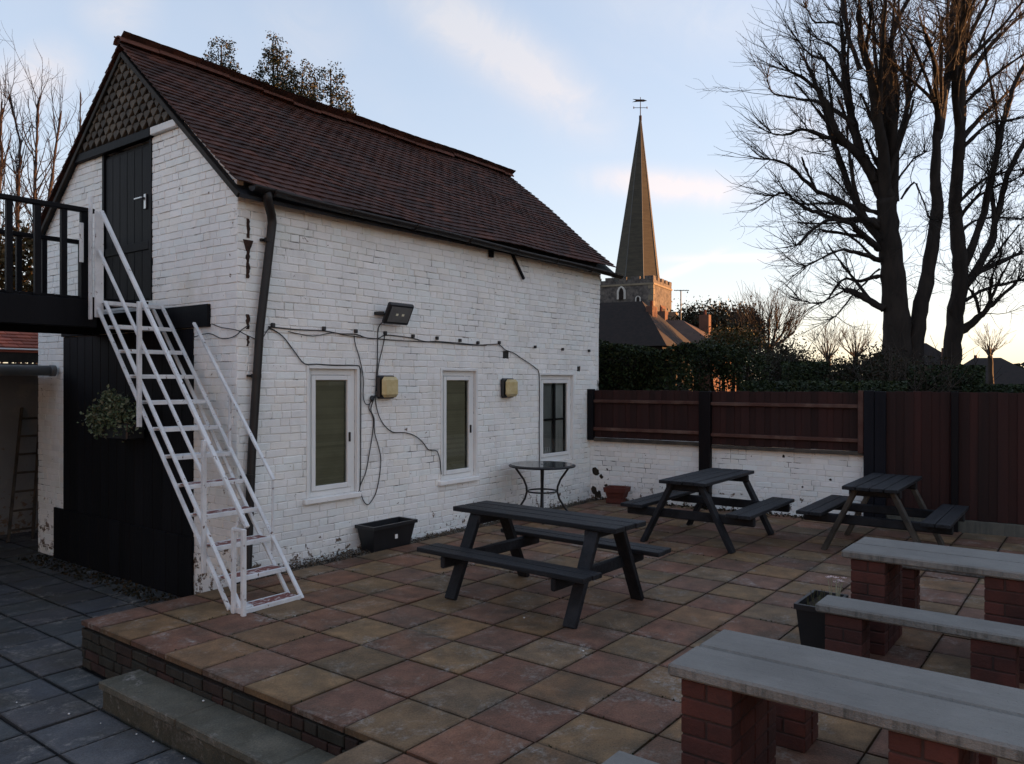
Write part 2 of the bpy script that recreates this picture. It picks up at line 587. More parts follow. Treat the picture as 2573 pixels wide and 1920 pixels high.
def leaves_arrays(P, size, cols, elong=1.6, upbias=0.0):
    """one small folded leaf (two quads' worth in one diamond) at each point"""
    n = len(P)
    d = rng.normal(size=(n, 3))
    d[:, 2] += upbias
    d /= np.linalg.norm(d, axis=1)[:, None]
    e = rng.normal(size=(n, 3))
    e -= d * (e * d).sum(1)[:, None]
    e /= np.linalg.norm(e, axis=1)[:, None]
    sz = (size * rng.uniform(0.6, 1.35, n))[:, None]
    a, b = d * sz * elong, e * sz
    V = np.stack([P - a, P + b * .9, P + a, P - b * .9], 1).reshape(-1, 3)
    F = np.arange(4 * n).reshape(n, 4)
    return V, F, np.repeat(cols, 4, axis=0)


def clip(poly, a, b, c):
    """keep the part of a convex polygon where a*u + b*v <= c"""
    out = []
    n = len(poly)
    for i in range(n):
        p, q = poly[i], poly[(i + 1) % n]
        dp, dq = a * p[0] + b * p[1] - c, a * q[0] + b * q[1] - c
        if dp <= 0:
            out.append(p)
        if (dp < 0 < dq) or (dq < 0 < dp):
            t = dp / (dp - dq)
            out.append((p[0] + t * (q[0] - p[0]), p[1] + t * (q[1] - p[1])))
    return out


def area(poly):
    return 0.5 * abs(sum(poly[i - 1][0] * poly[i][1] - poly[i][0] * poly[i - 1][1] for i in range(len(poly))))


def minus(rects, hole):
    out = []
    h0, h1, k0, k1 = hole
    for (u0, u1, v0, v1) in rects:
        if u1 <= h0 or u0 >= h1 or v1 <= k0 or v0 >= k1:
            out.append((u0, u1, v0, v1))
            continue
        if u0 < h0:
            out.append((u0, h0, v0, v1))
        if u1 > h1:
            out.append((h1, u1, v0, v1))
        a, b = max(u0, h0), min(u1, h1)
        if v0 < k0:
            out.append((a, b, v0, k0))
        if v1 > k1:
            out.append((a, b, k1, v1))
    return [r for r in out if r[1] - r[0] > 0.022 and r[3] - r[2] > 0.016]


def brick_polys(u0, u1, v0, v1, ch, gap, holes=(), planes=(), pattern=(.225, .225, .112)):
    out = []
    v, row = v0, 0
    while v < v1 - 0.012:
        t = min(v + ch, v1)
        u = u0 - random.uniform(0, 0.2)
        while u < u1:
            L = random.choice(pattern) * random.uniform(0.94, 1.06)
            a, b = max(u, u0), min(u + L, u1)
            u += L
            if b - a < 0.03:
                continue
            for (p0, p1, q0, q1) in [r for r in _holes([(a, b, v, t)], holes)]:
                w = random.uniform(-.0028, .0028) + 0
                wv = .006 * math.sin(.9 * p0 + 2.1 * v) + .004 * math.sin(2.7 * p0 + v) if not holes or all(abs(q0 - h[3]) > .1 and abs(q1 - h[2]) > .1 for h in holes) else 0
                q0, q1 = q0 + wv, q1 + wv
                poly = [(p0 + gap / 2, q0 + gap / 2 + w), (p1 - gap / 2, q0 + gap / 2 - w), (p1 - gap / 2, q1 - gap / 2 - w), (p0 + gap / 2, q1 - gap / 2 + w)]
                for pl in planes:
                    poly = clip(poly, *pl)
                    if len(poly) < 3:
                        break
                if len(poly) >= 3 and area(poly) > 0.0006:
                    out.append(poly)
        v = t
        row += 1
    return out


def _holes(rects, holes):
    for h in holes:
        rects = minus(rects, h)
    return rects


def lay(polys, fr, parent, mat, name, mass, back, front, bev, jit, colf, limit=300, tilt=0.0):
    """each piece its own object, nearest first; those past the limit joined"""
    O, U, V, N = fr

    def dist(p):
        c = O + U * (sum(q[0] for q in p) / len(p)) + V * (sum(q[1] for q in p) / len(p))
        return (c - CAM).length - 3 * math.sqrt(area(p))
    polys = sorted(polys, key=dist)
    rest = MB()
    for i, p in enumerate(polys):
        f = front + random.uniform(-.0030, .0022)
        tl = (random.uniform(-tilt, tilt), random.uniform(-tilt, tilt))
        if i < limit:
            MB().piece(p, fr, back, f, bev, jit, colf(), tl).build(name, mat, parent)
        else:
            rest.piece(p, fr, back, f, bev, jit, colf(), tl)
    if rest.v:
        tag(rest.build(mass, mat, parent), kind='stuff')


X, Y, Z = Vector((1, 0, 0)), Vector((0, 1, 0)), Vector((0, 0, 1))
GREY = lambda a=0.92, b=1.05: (lambda g: (g, g, g))(random.uniform(a, b))


def at(px, py, depth):
    """point at a given distance along the view axis, on the line of sight of a pixel (2214 x 1652 coordinates)"""
    k = 2573 / 2214
    return CAM + (FWD + RIGHT * ((px * k - 1286.5) / 1971.3) - UP * ((py * k - 960) / 1971.3)) * depth

# ================================================================== setting: ground, yard, patio
g = MB()
g.add([(-600, -600, -.44), (900, -600, -.44), (900, 900, -.44), (-600, 900, -.44)], [(0, 1, 2, 3)])
tag(g.build('ground', 'earth'), kind='structure')

TOP = (Vector((0, 0, 0)), X, Y, Z)
patio = MB()
patio.box(-.44, 7.75, -7.0, 2.10, -.43, -.030)
patio.box(-2.6, -.45, -7.0, -1.13, -.43, -.031)
patio = tag(patio.build('patio', 'slab_bed'), 'raised patio of red and buff concrete paving slabs', kind='structure')


def slab_color(i, j):
    red = (j % 2 == 1) if i < 0 else ((i + j) % 2 == 1)
    r = random.random()
    if red:
        c = random.choice(((.130, .064, .049), (.122, .066, .055), (.148, .074, .052), (.106, .052, .041), (.134, .080, .066)))
    else:
        c = random.choice(((.152, .108, .058), (.138, .102, .060), (.164, .106, .054), (.128, .100, .066), (.150, .094, .052)))
    k = random.uniform(1.15, 1.5)
    mean = (.145, .090, .060)
    return tuple((x * .70 + q * .30) * k * w_ for x, q, w_ in zip(c, mean, (1.05, .97, .90)))


slabs = []
for i in range(-6, 18):
    for k in range(-16, 6):
        x0, x1, y0, y1 = i * .45, (i + 1) * .45, k * .45, (k + 1) * .45
        if i == -1:
            x0 = -.475
        if i < -1:
            y1 = min(y1, -1.108)
            if i == -2:
                x1 = -.479
        y1 = min(y1, 2.10)
        if x0 < -2.6 or x1 > 7.8 or y1 - y0 < .05 or (i < -1 and y0 > -1.2):
            continue
        if x0 > 5.2 and y1 < -4.9:
            continue
        slabs.append((x0, x1, y0, y1, i, -k - 1))
slabs.sort(key=lambda s: (s[0] - CAM.x) ** 2 + (s[2] - CAM.y) ** 2 + (400 if not ((s[0] + 3.2) * math.tan(rad(2)) < s[2] + 4.6) else 0))
rest = MB()
for n, (x0, x1, y0, y1, i, j) in enumerate(slabs):
    gp = .0065
    po = [(x0 + gp, y0 + gp), (x1 - gp, y0 + gp), (x1 - gp, y1 - gp), (x0 + gp, y1 - gp)]
    mb = MB() if n < 300 else rest
    mb.piece(po, TOP, .038, random.uniform(-.002, .0025), .005, .0022, slab_color(i, j), (random.uniform(-.008, .008), random.uniform(-.008, .008)), .020, .55)
    if n < 300:
        mb.build('paving_slab', 'slab', patio)
if rest.v:
    tag(rest.build('paving_slabs', 'slab', patio), kind='stuff')

# brick riser of the patio towards the yard
RISE = (Vector((-.468, 0, 0)), -Y, Z, -X)
pol = brick_polys(-2.08, 1.10, -.35, -.055, .073, .010)
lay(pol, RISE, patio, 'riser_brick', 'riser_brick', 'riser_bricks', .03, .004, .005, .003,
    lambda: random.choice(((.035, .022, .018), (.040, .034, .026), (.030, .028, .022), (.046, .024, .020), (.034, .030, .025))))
RISE2 = (Vector((0, 2.098, 0)), -X, Z, Y)
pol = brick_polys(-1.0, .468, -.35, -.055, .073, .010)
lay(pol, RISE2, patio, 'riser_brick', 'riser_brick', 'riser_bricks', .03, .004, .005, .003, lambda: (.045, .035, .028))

# step in front of the riser
step = thing('patio_step', (-.6, .05, -.35), 'long mossy concrete step below the edge of the patio', 'step')
st = MB().box(-.735, -.47, -1.10, 1.19, -.42, -.225, .006, (.55, .55, .5)).build('riser', 'step_slab', step)
for y0, y1 in ((.27, 1.21), (-.675, .262), (-1.104, -.683)):
    MB().box(-.755, -.472, y0, y1, -.224, -.170, .008, GREY()).build('step_slab', 'step_slab', step)

# lower yard of blue-grey slabs
yard = MB()
yard.box(-9, 9, -9, 16, -.43, -.376)
yard = tag(yard.build('yard', 'yard_bed'), 'lower yard of blue-grey paving slabs', kind='structure')
ys = []
for i in range(-16, 6):
    for k in range(-6, 26):
        x0, y0 = -.745 + .45 * i, .75 + .45 * k
        x1, y1 = x0 + .45, y0 + .45
        if x0 > -.5 and y1 < 2.12:
            continue
        if x0 > 1.0 and y0 < 6.2 or x0 > 2:
            continue
        if x1 > -.47 and y0 < 2.12:
            x1, = (-.475,) if y1 < 2.2 else (x1,)
            if y1 >= 2.2 and y0 < 2.11:
                y0 = 2.112
        ys.append((x0, x1, y0, y1))
ys = [s for s in ys if s[1] - s[0] > .05 and s[3] - s[2] > .05]
vis = lambda s: ((s[0] - CAM.x) * _r.x + (s[2] - CAM.y) * _r.y) / max(.3, (s[0] - CAM.x) * _f.x + (s[2] - CAM.y) * _f.y)
ys.sort(key=lambda s: (0 if -.8 < vis(s) < .2 and (s[0] - CAM.x) * _f.x + (s[2] - CAM.y) * _f.y > .8 else 100) + math.hypot(s[0] - CAM.x, s[2] - CAM.y))
rest = MB()
for n, (x0, x1, y0, y1) in enumerate(ys):
    gp = .0095
    po = [(x0 + gp, y0 + gp), (x1 - gp, y0 + gp), (x1 - gp, y1 - gp), (x0 + gp, y1 - gp)]
    k = random.uniform(.8, 1.2)
    col = random.choice(((.078, .082, .092), (.086, .087, .093), (.078, .084, .088), (.086, .083, .087)))
    mb = MB() if n < 130 else rest
    mb.piece(po, (Vector((0, 0, -.35)), X, Y, Z), .03, random.uniform(-.003, .003), .006, .003, tuple(c * k for c in col), (random.uniform(-.01, .01), random.uniform(-.01, .01)), .018, .45)
    if n < 130:
        mb.build('yard_slab', 'yard_slab', yard)
if rest.v:
    tag(rest.build('yard_slabs', 'yard_slab', yard), kind='stuff')

# gravel strip along the foot of the wall
strip = MB().box(1.0, 7.5, 2.101, 2.40, -.43, -.045, 0, (1, 1, 1)).build('gravel_bed', 'slab_bed')
tag(strip, kind='structure')
N = 5200
P = np.stack([rng.uniform(1.02, 7.35, N), rng.uniform(2.10, 2.352, N), rng.uniform(-.05, -.012, N)], 1)
heap = np.exp(-((P[:, 0] - 1.9) / .9) ** 2)
P[:, 2] += heap * rng.uniform(0, .05, N) * (P[:, 1] - 2.05) * 4
S = rng.uniform(.006, .015, N)
oct_ = np.array([(1, 0, 0), (-1, 0, 0), (0, 1, 0), (0, -1, 0), (0, 0, .7), (0, 0, -.7)], float)
octf = np.array([(0, 2, 4), (2, 1, 4), (1, 3, 4), (3, 0, 4), (2, 0, 5), (1, 2, 5), (3, 1, 5), (0, 3, 5)])
V = (P[:, None, :] + oct_[None] * S[:, None, None] * rng.uniform(.6, 1.3, (N, 6, 1)))
F = octf[None] + (np.arange(N) * 6)[:, None, None]
gc = np.array([(.13, .11, .085), (.20, .18, .15), (.08, .07, .06), (.15, .10, .06)])[rng.integers(0, 4, N)]
tag(fast_mesh('gravel', V.reshape(-1, 3), F.reshape(-1, 3), np.repeat(gc, 6, 0), 'gravel'), 'brown gravel strip along the foot of the white wall', 'gravel', kind='stuff')

# ================================================================== the white painted brick outbuilding
YW, XG, XE = 2.36, 1.04, 7.5          # long wall plane, gable plane, far end
YL = 6.68                             # back wall
RY, RZ = 4.43, 5.50                   # ridge
SL = 0.845                            # roof slope (rise / run)
house = thing('brick_outbuilding', (4.2, 4.5, -.35), 'two-storey white painted brick outbuilding with steep brown tiled roof', 'building')
WINS = [(1.86, 2.50, .62, 1.94), (3.86, 4.50, .60, 1.94), (5.93, 6.78, .65, 1.90)]
VENTS = [(5.07, 5.19, 2.12, 2.215), (6.91, 6.99, 1.965, 2.035)]
EZ = RZ - SL * (RY - YW) - .12        # wall top under the eaves

# masonry cores (the mortar behind the bricks); window openings left open
core = MB()
IN = .0078


def core_rects(u0, u1, v0, v1, holes):
    us = sorted({u0, u1, *[h[0] for h in holes], *[h[1] for h in holes]})
    out = []
    for a, b in zip(us[:-1], us[1:]):
        segs = [(v0, v1)]
        for h in holes:
            if h[0] <= a and h[1] >= b:
                segs = [q for s in segs for q in ((s[0], min(s[1], h[2])), (max(s[0], h[3]), s[1])) if q[1] - q[0] > .001]
        out += [(a, b, *s) for s in segs]
    return out


for (a, b, c, d) in core_rects(XG + .02, XE + .10, -.42, EZ, WINS):
    bx = min(b, XE + .05)
    core.box(a, bx, YW + IN, YW + .20, c, d)
side_wall = core.build('side_wall', 'mortar', house)
tag(side_wall, 'long white painted brick wall with three windows')
FW = (Vector((0, YW, 0)), X, Z, -Y)
end_plane = (1.0, -.068, XE - .135)   # the far corner leans slightly
pol = brick_polys(XG, XE + .25, -.06, EZ, .0755, .0062, [(a, b, c, d) for a, b, c, d in WINS] + VENTS, [end_plane])
WHITE = lambda: random.choice((GREY(.96, 1.03), GREY(.96, 1.03), GREY(.90, 1.0), (1.0, .985, .955), (.97, 1.0, 1.0)))
lay(pol, FW, side_wall, 'white_paint', 'brick', 'bricks', .03, 0.0, .0050, .0022, WHITE, tilt=.022)
for (a, b, c, d) in VENTS:
    MB().box(a - .01, b + .01, YW + .0072, YW + .10, c - .01, d + .01).build('vent_hole', 'room', house)

# far gable and back wall (away from the camera)
oth = MB()
oth.box(XE - .1, XE + .02, YW + .21, YL, -.42, EZ, 0)
oth.box(XG + .25, XE - .11, YL - .2, YL, -.42, EZ, 0)
oth.add([(XE, YW + .2, EZ), (XE, YL, EZ), (XE, RY, RZ - .12)], [(0, 1, 2)])
oth.build('back_wall', 'white_paint', house)

# near gable
DOOR = (3.90, 4.96, 2.66, 4.36)
DOORU = (-DOOR[1], -DOOR[0], DOOR[2], DOOR[3])
FG = (Vector((XG, 0, 0)), -Y, Z, -X)
PANEL = (-5.94, -3.10, -.42, 2.34)
TRI = 4.42                                              # foot of the tile-hung triangle
# right slope: z <= RZ - .08 - SL*(RY - y) with u = -y  ->  SL*u + z <= RZ - .08 - SL*RY
slope_r = (SL, 1.0, RZ - .07 - SL * RY)
# left slope: z <= RZ - .08 - SL*(y - RY)  ->  -SL*u + z <= RZ - .08 + SL*RY
slope_l = (-SL, 1.0, RZ - .07 + SL * RY)
gc_ = MB()
for (a, b, c, d) in core_rects(-YL, -YW - .012, -.42, 5.6, [DOORU]):
    po = [(a, c), (b, c), (b, d), (a, d)]
    for pl in (slope_r, slope_l):
        po = clip(po, *pl)
    if len(po) >= 3:
        gc_.piece(po, FG, .22, -IN, .0005)
gable_wall = gc_.build('gable_wall', 'mortar', house)
pol = brick_polys(-YL, -YW - .006, -.40, TRI + .0, .0745, .0062, [DOORU, PANEL], [slope_r, slope_l])
lay(pol, FG, gable_wall, 'white_paint', 'brick', 'bricks', .03, 0.0, .0035, .0015, WHITE, tilt=.01)

# tile-hung triangle: rows of pointed tiles
hung = MB()
po = [(-YL, TRI), (-YW, TRI), (-YW, 5.6), (-YL, 5.6)]
for pl in (slope_r, slope_l):
    po = clip(po, *pl)
hung.piece(po, (Vector((XG - .004, 0, 0)), -Y, Z, -X), .0, .012, .001, 0, (.22, .22, .22))  # backing coloured near black for the shade in the gaps between tiles
tile_hanging = hung.build('tile_hanging', 'hung_tile', house)
rowh, tw, r = .086, .145, 0
z = TRI + .03
while z < RZ - .2:
    half = (RZ - .12 - z - .05) / SL
    n0 = int(half / tw) + 2
    for i in range(-n0, n0 + 1):
        u = -RY + (i + (.5 if r % 2 else 0)) * tw
        w = tw * .47
        po = [(u, z), (u + w, z + rowh * .92), (u + w, z + rowh * 1.25), (u - w, z + rowh * 1.25), (u - w, z + rowh * .92)]
        for pl in ((SL, 1.0, slope_r[2] - .05), (-SL, 1.0, slope_l[2] - .05)):
            po = clip(po, *pl)
            if len(po) < 3:
                break
        if len(po) >= 3 and area(po) > .002:
            k = random.uniform(.7, 1.5)
            MB().piece(po, (Vector((XG - .016, 0, 0)), -Y, Z, -X), .0, .030, .004, .002, (k, k * .97, k * .9), (0, -.14)).build('hung_tile', 'hung_tile', tile_hanging)
    r += 1
    z += rowh
MB().box(XG - .05, XG + .02, 3.86, 5.78, TRI - .065, TRI + .03, .006).build('lintel_beam', 'black_paint', house)
MB().box(XG - .045, XG + .02, 3.36, 3.858, TRI - .05, TRI + .03, .006, (.9, .9, .9)).build('beam_end', 'white_paint', house)

# first-floor door
dr = MB().box(XG + .02, XG + .06, DOOR[0] + .03, DOOR[1] - .03, DOOR[2], DOOR[3] - .03)
door = dr.build('door', 'black_paint', house)
for i in range(6):
    y0 = DOOR[0] + .05 + i * .16
    MB().box(XG + .006, XG + .0195, y0 + .002, y0 + .157, DOOR[2] + .02, DOOR[3] - .06, .004, GREY(.8, 1.3)).build('plank', 'black_paint', door)
MB().box(XG - .006, XG + .0055, DOOR[0] + .05, DOOR[1] - .05, 3.20, 3.29, .004).build('rail', 'black_paint', door)
h = MB().box(XG - .012, XG + .005, 4.005, 4.045, 3.63, 3.79, .003)
h.bar((XG - .045, 4.025, 3.745), (XG - .045, 4.17, 3.745), .02, .02)
h.bar((XG - .05, 4.025, 3.745), (XG, 4.025, 3.745), .018, .018)
h.build('handle', 'chrome', door)
fr_ = MB()
fr_.box(XG - .012, XG + .06, DOOR[0] - .01, DOOR[0] + .035, DOOR[2], DOOR[3], .003)
fr_.box(XG - .012, XG + .06, DOOR[1] - .035, DOOR[1] + .01, DOOR[2], DOOR[3], .003)
fr_.build('door_frame', 'black_paint', house)

# black boarding under the walkway
brd = MB().box(XG + .02, XG + .10, 3.12, 5.92, -.40, 2.32)
boarding = brd.build('boarding', 'black_paint', house)
y = 3.10
while y < 5.90:
    MB().box(XG - .012, XG + .0195, y + .003, min(y + .187, 5.94), -.40, 2.33, .004, GREY(.7, 1.3)).build('board', 'black_paint', boarding)
    y += .19
y = 3.08
while y < 6.1:
    MB().box(XG - .035, XG - .0125, y + .003, min(y + .237, 6.15), -.35, .265, .004, GREY(.7, 1.2)).build('skirting_board', 'black_paint', boarding)
    y += .24
MB().box(XG - .035, XG + .01, 2.80, 5.95, 2.335, 2.555, .006).build('wall_plate', 'black_paint', house)

# roof ---------------------------------------------------------------
RX0, RX1 = .955, 7.92
roof = MB()
TH = .05
EO = 2.235
und = lambda x, s: .022 * math.sin(1.1 * x + .8) * math.sin(2.2 * s + .5) + .012 * math.sin(2.7 * x + 3 * s) - .035 * math.sin(math.pi * (x - RX0) / (RX1 - RX0)) * (s / 3.0)
for sgn in (1, -1):
    y_e = RY - sgn * (RY - EO)
    z_e = RZ - SL * (RY - EO)
    V = [(x, yy, zz) for x in (RX0 + .03, RX1 - .03) for (yy, zz) in ((RY, RZ - .115), (y_e, z_e - .115), (y_e, z_e - .15), (RY, RZ - .15))]
    roof.add(V, [(0, 1, 2, 3), (4, 7, 6, 5), (0, 4, 5, 1), (3, 2, 6, 7), (1, 5, 6, 2)])
roof = roof.build('roof', 'dark_timber', house)
NS = Vector((0, -SL, 1)).normalized()
sl_len = math.hypot(RY - EO, SL * (RY - EO))
TDIR = Vector((0, 1, SL)).normalized()
gauge, tw = .098, .166   # clay tile course and width
nrow = int(sl_len / gauge)
tiles = []


def tile_geo(mb, x, s, side, col):
    """one cambered clay tile; s = distance up the slope"""
    xs = [x + .0015, x + tw / 2, x + tw - .0015]
    sk = random.uniform(-.004, .004)
    lift = random.uniform(0, .005)
    V = []
    for (ss, hh) in ((s - .004, .026 + lift), (s + gauge * 1.62, .004)):
        for k, xx in enumerate(xs):
            cam_ = .0035 if k == 1 else 0
            for t in (0.0, -.013):
                xc = min(max(xx, RX0), RX1)
                p = Vector((xc, EO, RZ - SL * (RY - EO))) + TDIR * (ss + (sk if k == 0 else -sk if k == 2 else 0)) + NS * (hh + cam_ + t + und(xc, ss) - .03)
                if side < 0:
                    p.y = 2 * RY - p.y
                V.append(p)
    F = [(0, 2, 8, 6), (2, 4, 10, 8), (1, 7, 9, 3), (3, 9, 11, 5), (0, 1, 3, 2), (2, 3, 5, 4), (0, 6, 7, 1), (4, 5, 11, 10)]
    if side < 0:
        F = [f[::-1] for f in F]
    mb.add(V, F, col)


TC = ((.118, .046, .034), (.098, .041, .032), (.128, .050, .034), (.082, .038, .031), (.104, .046, .036), (.070, .036, .030), (.142, .054, .036), (.090, .044, .034))
for rr_ in range(nrow + 1):
    x = RX0 - (tw / 2 if rr_ % 2 else 0)
    while x < RX1 - .02:
        tiles.append((x, rr_ * gauge))
        x += tw
tiles.sort(key=lambda t: (Vector((t[0], EO + t[1] * TDIR.y, 3.65 + t[1] * TDIR.z)) - CAM).length)
rest = MB()
for n, (x, s) in enumerate(tiles):
    k = random.uniform(.46, .78)
    col = tuple(c * k for c in random.choice(TC))
    if n < 300:
        mb = MB()
        tile_geo(mb, x, s, 1, col)
        mb.build('roof_tile', 'roof_tile', roof)
    else:
        tile_geo(rest, x, s, 1, col)
    tile_geo(rest, x, s, -1, col)
tag(rest.build('roof_tiles', 'roof_tile', roof), kind='stuff')
x = RX0 - .02
while x < RX1 - .1:                     # half-round ridge tiles
    L = min(random.uniform(.43, .47), RX1 - x)
    mb = MB()
    V, F = [], []
    zz = RZ + und(x, 2.9) + random.uniform(-.006, .006)
    n_ = 9
    for xx, dr_ in ((x, random.uniform(0, .008)), (x + L - .006, random.uniform(0, .006))):
        for rr_ in (.094, .080):
            for k in range(n_):
                an = math.pi * (0.08 + .84 * k / (n_ - 1))
                V.append((xx, RY - math.cos(an) * (rr_ + dr_), zz - .062 + math.sin(an) * (rr_ + dr_) * 1.05))
    for k in range(n_ - 1):
        F += [(k, 2 * n_ + k, 2 * n_ + k + 1, k + 1), (n_ + k, n_ + k + 1, 3 * n_ + k + 1, 3 * n_ + k), (k, k + 1, n_ + k + 1, n_ + k), (2 * n_ + k, 3 * n_ + k, 3 * n_ + k + 1, 2 * n_ + k + 1)]
    mb.add(V, F, GREY(.7, 1.15))
    mb.build('ridge_tile', 'ridge_clay', roof)
    x += L
for sgn in (1, -1):                     # verge boards
    a = Vector((XG - .055, RY - sgn * .0, RZ - .145))
    b = Vector((XG - .055, RY - sgn * (RY - EO - .02), RZ - .145 - SL * (RY - EO - .02)))
    MB().bar(a, b, .03, .05, (0, 0, 1), .004, (.35, .32, .30)).build('verge_board', 'old_timber', roof)

# gutter and downpipe
GY = 2.185
gz = lambda x: 3.615 - .013 * (x - 1.1)
gm = MB()
V, F = [], []
n_ = 9
NX = 14
for i in range(NX):
    xx = 1.08 + (7.93 - 1.08) * i / (NX - 1)
    for r_ in (.058, .053):
        for k in range(n_):
            an = math.pi * k / (n_ - 1)
            V.append((xx, GY - math.cos(an) * r_, gz(xx) + .006 * math.sin(xx * 2.1) - math.sin(an) * r_))
for i in range(NX - 1):
    a, b = i * 2 * n_, (i + 1) * 2 * n_
    for k in range(n_ - 1):
        F += [(a + k, a + k + 1, b + k + 1, b + k), (a + n_ + k, b + n_ + k, b + n_ + k + 1, a + n_ + k + 1)]
    F += [(a, b, b + n_, a + n_), (a + n_ - 1, a + 2 * n_ - 1, b + 2 * n_ - 1, b + n_ - 1)]
for a in (0, (NX - 1) * 2 * n_):
    F.append(tuple(a + k for k in range(n_)))
gm.add(V, F)
gutter = gm.build('gutter', 'brown_plastic', house, smooth=True)
for x in (1.30, 2.25, 3.2, 4.15, 5.1, 6.05, 7.0, 7.7):
    c = MB()
    c.tube([(x, GY - .062 * math.cos(math.pi * k / 8), gz(x) - .062 * math.sin(math.pi * k / 8)) for k in range(9)], .008, 6)
    c.bar((x, GY + .06, gz(x) + .0), (x, YW, gz(x) + .03), .02, .01)
    c.build('gutter_bracket', 'brown_plastic', gutter)
MB().box(1.10, 7.45, YW - .022, YW - .003, 3.62, 3.70, .003).build('fascia', 'dark_timber', house)
dp = MB().tube([(1.24, GY, 3.60), (1.25, GY + .005, 3.53), (1.27, GY + .02, 3.48), (1.355, 2.28, 3.40), (1.375, 2.295, 3.33), (1.36, 2.295, 3.20), (1.24, 2.297, 2.3), (1.155, 2.30, 1.1), (1.11, 2.30, .06), (1.105, 2.28, .0)],
               [.045, .045, .043, .043, .043, .041, .040, .040, .040, .040], 12)
pipe = dp.build('downpipe', 'brown_plastic', house, smooth=True)
for (x, z_) in ((1.345, 3.16), (1.205, 1.86), (1.140, .92)):
    c = MB().tube([(x, 2.30, z_ - .018), (x, 2.30, z_ + .018)], .047, 12)
    c.box(x - .07, x + .07, 2.325, 2.357, z_ - .012, z_ + .012, .003)
    c.build('pipe_clip', 'brown_plastic', pipe)

# windows --------------------------------------------------------------
def window(W, kind):
    x0, x1, z0, z1 = W
    f = MB()
    d0, d1 = YW + .035, YW + .10
    t = .055
    f.box(x0 + .002, x0 + t, d0, d1, z0, z1, .004)
    f.box(x1 - t, x1 - .002, d0, d1, z0, z1, .004)
    f.box(x0 + t + .0005, x1 - t - .0005, d0, d1, z0, z0 + t, .004)
    f.box(x0 + t + .0005, x1 - t - .0005, d0, d1, z1 - t - .01, z1, .004)
    win = f.build('window', 'upvc', house)
    c = MB()
    a0, a1, b0, b1 = x0 + t + .004, x1 - t - .004, z0 + t + .004, z1 - t - .014
    s = .05
    e0, e1 = YW + .022, YW + .07
    c.box(a0, a0 + s, e0, e1, b0, b1, .005)
    c.box(a1 - s, a1, e0, e1, b0, b1, .005)
    c.box(a0 + s + .0005, a1 - s - .0005, e0, e1, b0, b0 + s, .005)
    c.box(a0 + s + .0005, a1 - s - .0005, e0, e1, b1 - s, b1, .005)
    c.build('casement', 'upvc', win)
    MB().add([(a0 + s - .01, YW + .047, b0 + s - .01), (a1 - s + .01, YW + .047, b0 + s - .01), (a1 - s + .01, YW + .047, b1 - s + .01), (a0 + s - .01, YW + .047, b1 - s + .01)], [(0, 1, 2, 3)]).build('pane', 'glass', win)
    k = MB()
    if kind < 2:
        k.box(a1 - .038, a1 - .022, YW - .0, YW + .0218, (b0 + b1) / 2 - .11, (b0 + b1) / 2 - .01, .003)
        k.build('handle', 'black_plastic', win)
    # trim around the opening
    tr = MB()
    tr.box(x0 - .028, x0 + .001, YW - .010, YW + .034, z0, z1 + .03, .003)
    tr.box(x1 - .001, x1 + .028, YW - .010, YW + .034, z0, z1 + .03, .003)
    tr.box(x0 + .0015, x1 - .0015, YW - .010, YW + .034, z1 - .001, z1 + .03, .003)
    tr.build('trim', 'upvc', win)
    if kind < 2:
        MB().box(x0 - .075, x1 + .03, YW - .050, YW + .034, z0 - .055, z0 - .002, .006).build('sill', 'white_paint', win)
    # room behind
    rm = MB()
    q = YW + .75
    rm.add([(x0 - .1, YW + .21, z0 - .1), (x1 + .1, YW + .21, z0 - .1), (x1 + .1, YW + .21, z1 + .1), (x0 - .1, YW + .21, z1 + .1),
            (x0 - .1, q, z0 - .1), (x1 + .1, q, z0 - .1), (x1 + .1, q, z1 + .1), (x0 - .1, q, z1 + .1)],
           [(4, 5, 6, 7), (0, 1, 5, 4), (3, 7, 6, 2), (0, 4, 7, 3), (1, 2, 6, 5)])
    rm.build('room', 'room', win)
    bl = MB()
    if kind < 2:
        zz = b1 - .03
        xr = a1 - s - (.0 if kind == 0 else .02)
        while zz > b0 + (.04 if kind == 0 else .02):
            M = Matrix.Translation((0, YW + .075, zz)) @ Matrix.Rotation(rad(-58), 4, 'X')
            bl.box(a0 + s - .01, xr, -.0185, .0185, -.0007, .0007, 0, GREY(.85, 1.12), M)
            zz -= .030
        bl.build('blind', 'blind', win)
    else:
        bl.box(a0 + s + .33, a1 - s + .02, YW + .105, YW + .11, z0 + .02, z1 - .02)
        for k2 in range(7):
            bl.tube([(a0 + s + .36 + k2 * .04, YW + .105, z0 + .02), (a0 + s + .36 + k2 * .04, YW + .105, z1 - .02)], .016, 6)
        bl.build('curtain', 'curtain', win, smooth=True)
        MB().box(a0 + s - .02, a0 + s + .325, YW + .108, YW + .112, z0 + .02, z1 - .02, 0, (.42, .44, .45)).build('blind', 'curtain', win)
        br = MB()
        br.box(a0 + s + .325, a0 + s + .375, YW + .062, YW + .085, b0 + s - .01, b1 - s + .01, .002)
        br.box(a0 + s - .01, a1 - s + .01, YW + .060, YW + .088, 1.235, 1.262, .002)
        br.box(a1 - s - .022, a1 - s + .01, YW + .061, YW + .086, b0 + s - .01, b1 - s + .01, .002)
        br.build('glazing_bar', 'black_plastic', win)
        bo = MB()
        for q_ in range(5):
            bo.lathe([(.018, 0), (.02, .09), (.008, .12), (.008, .15)], (a0 + s + .03 + .05 * q_, YW + .082, b0 + s - .06), 8)
        bo.build('bottles', 'curtain', win, smooth=True)
    return win


for i, W in enumerate(WINS):
    window(W, i)
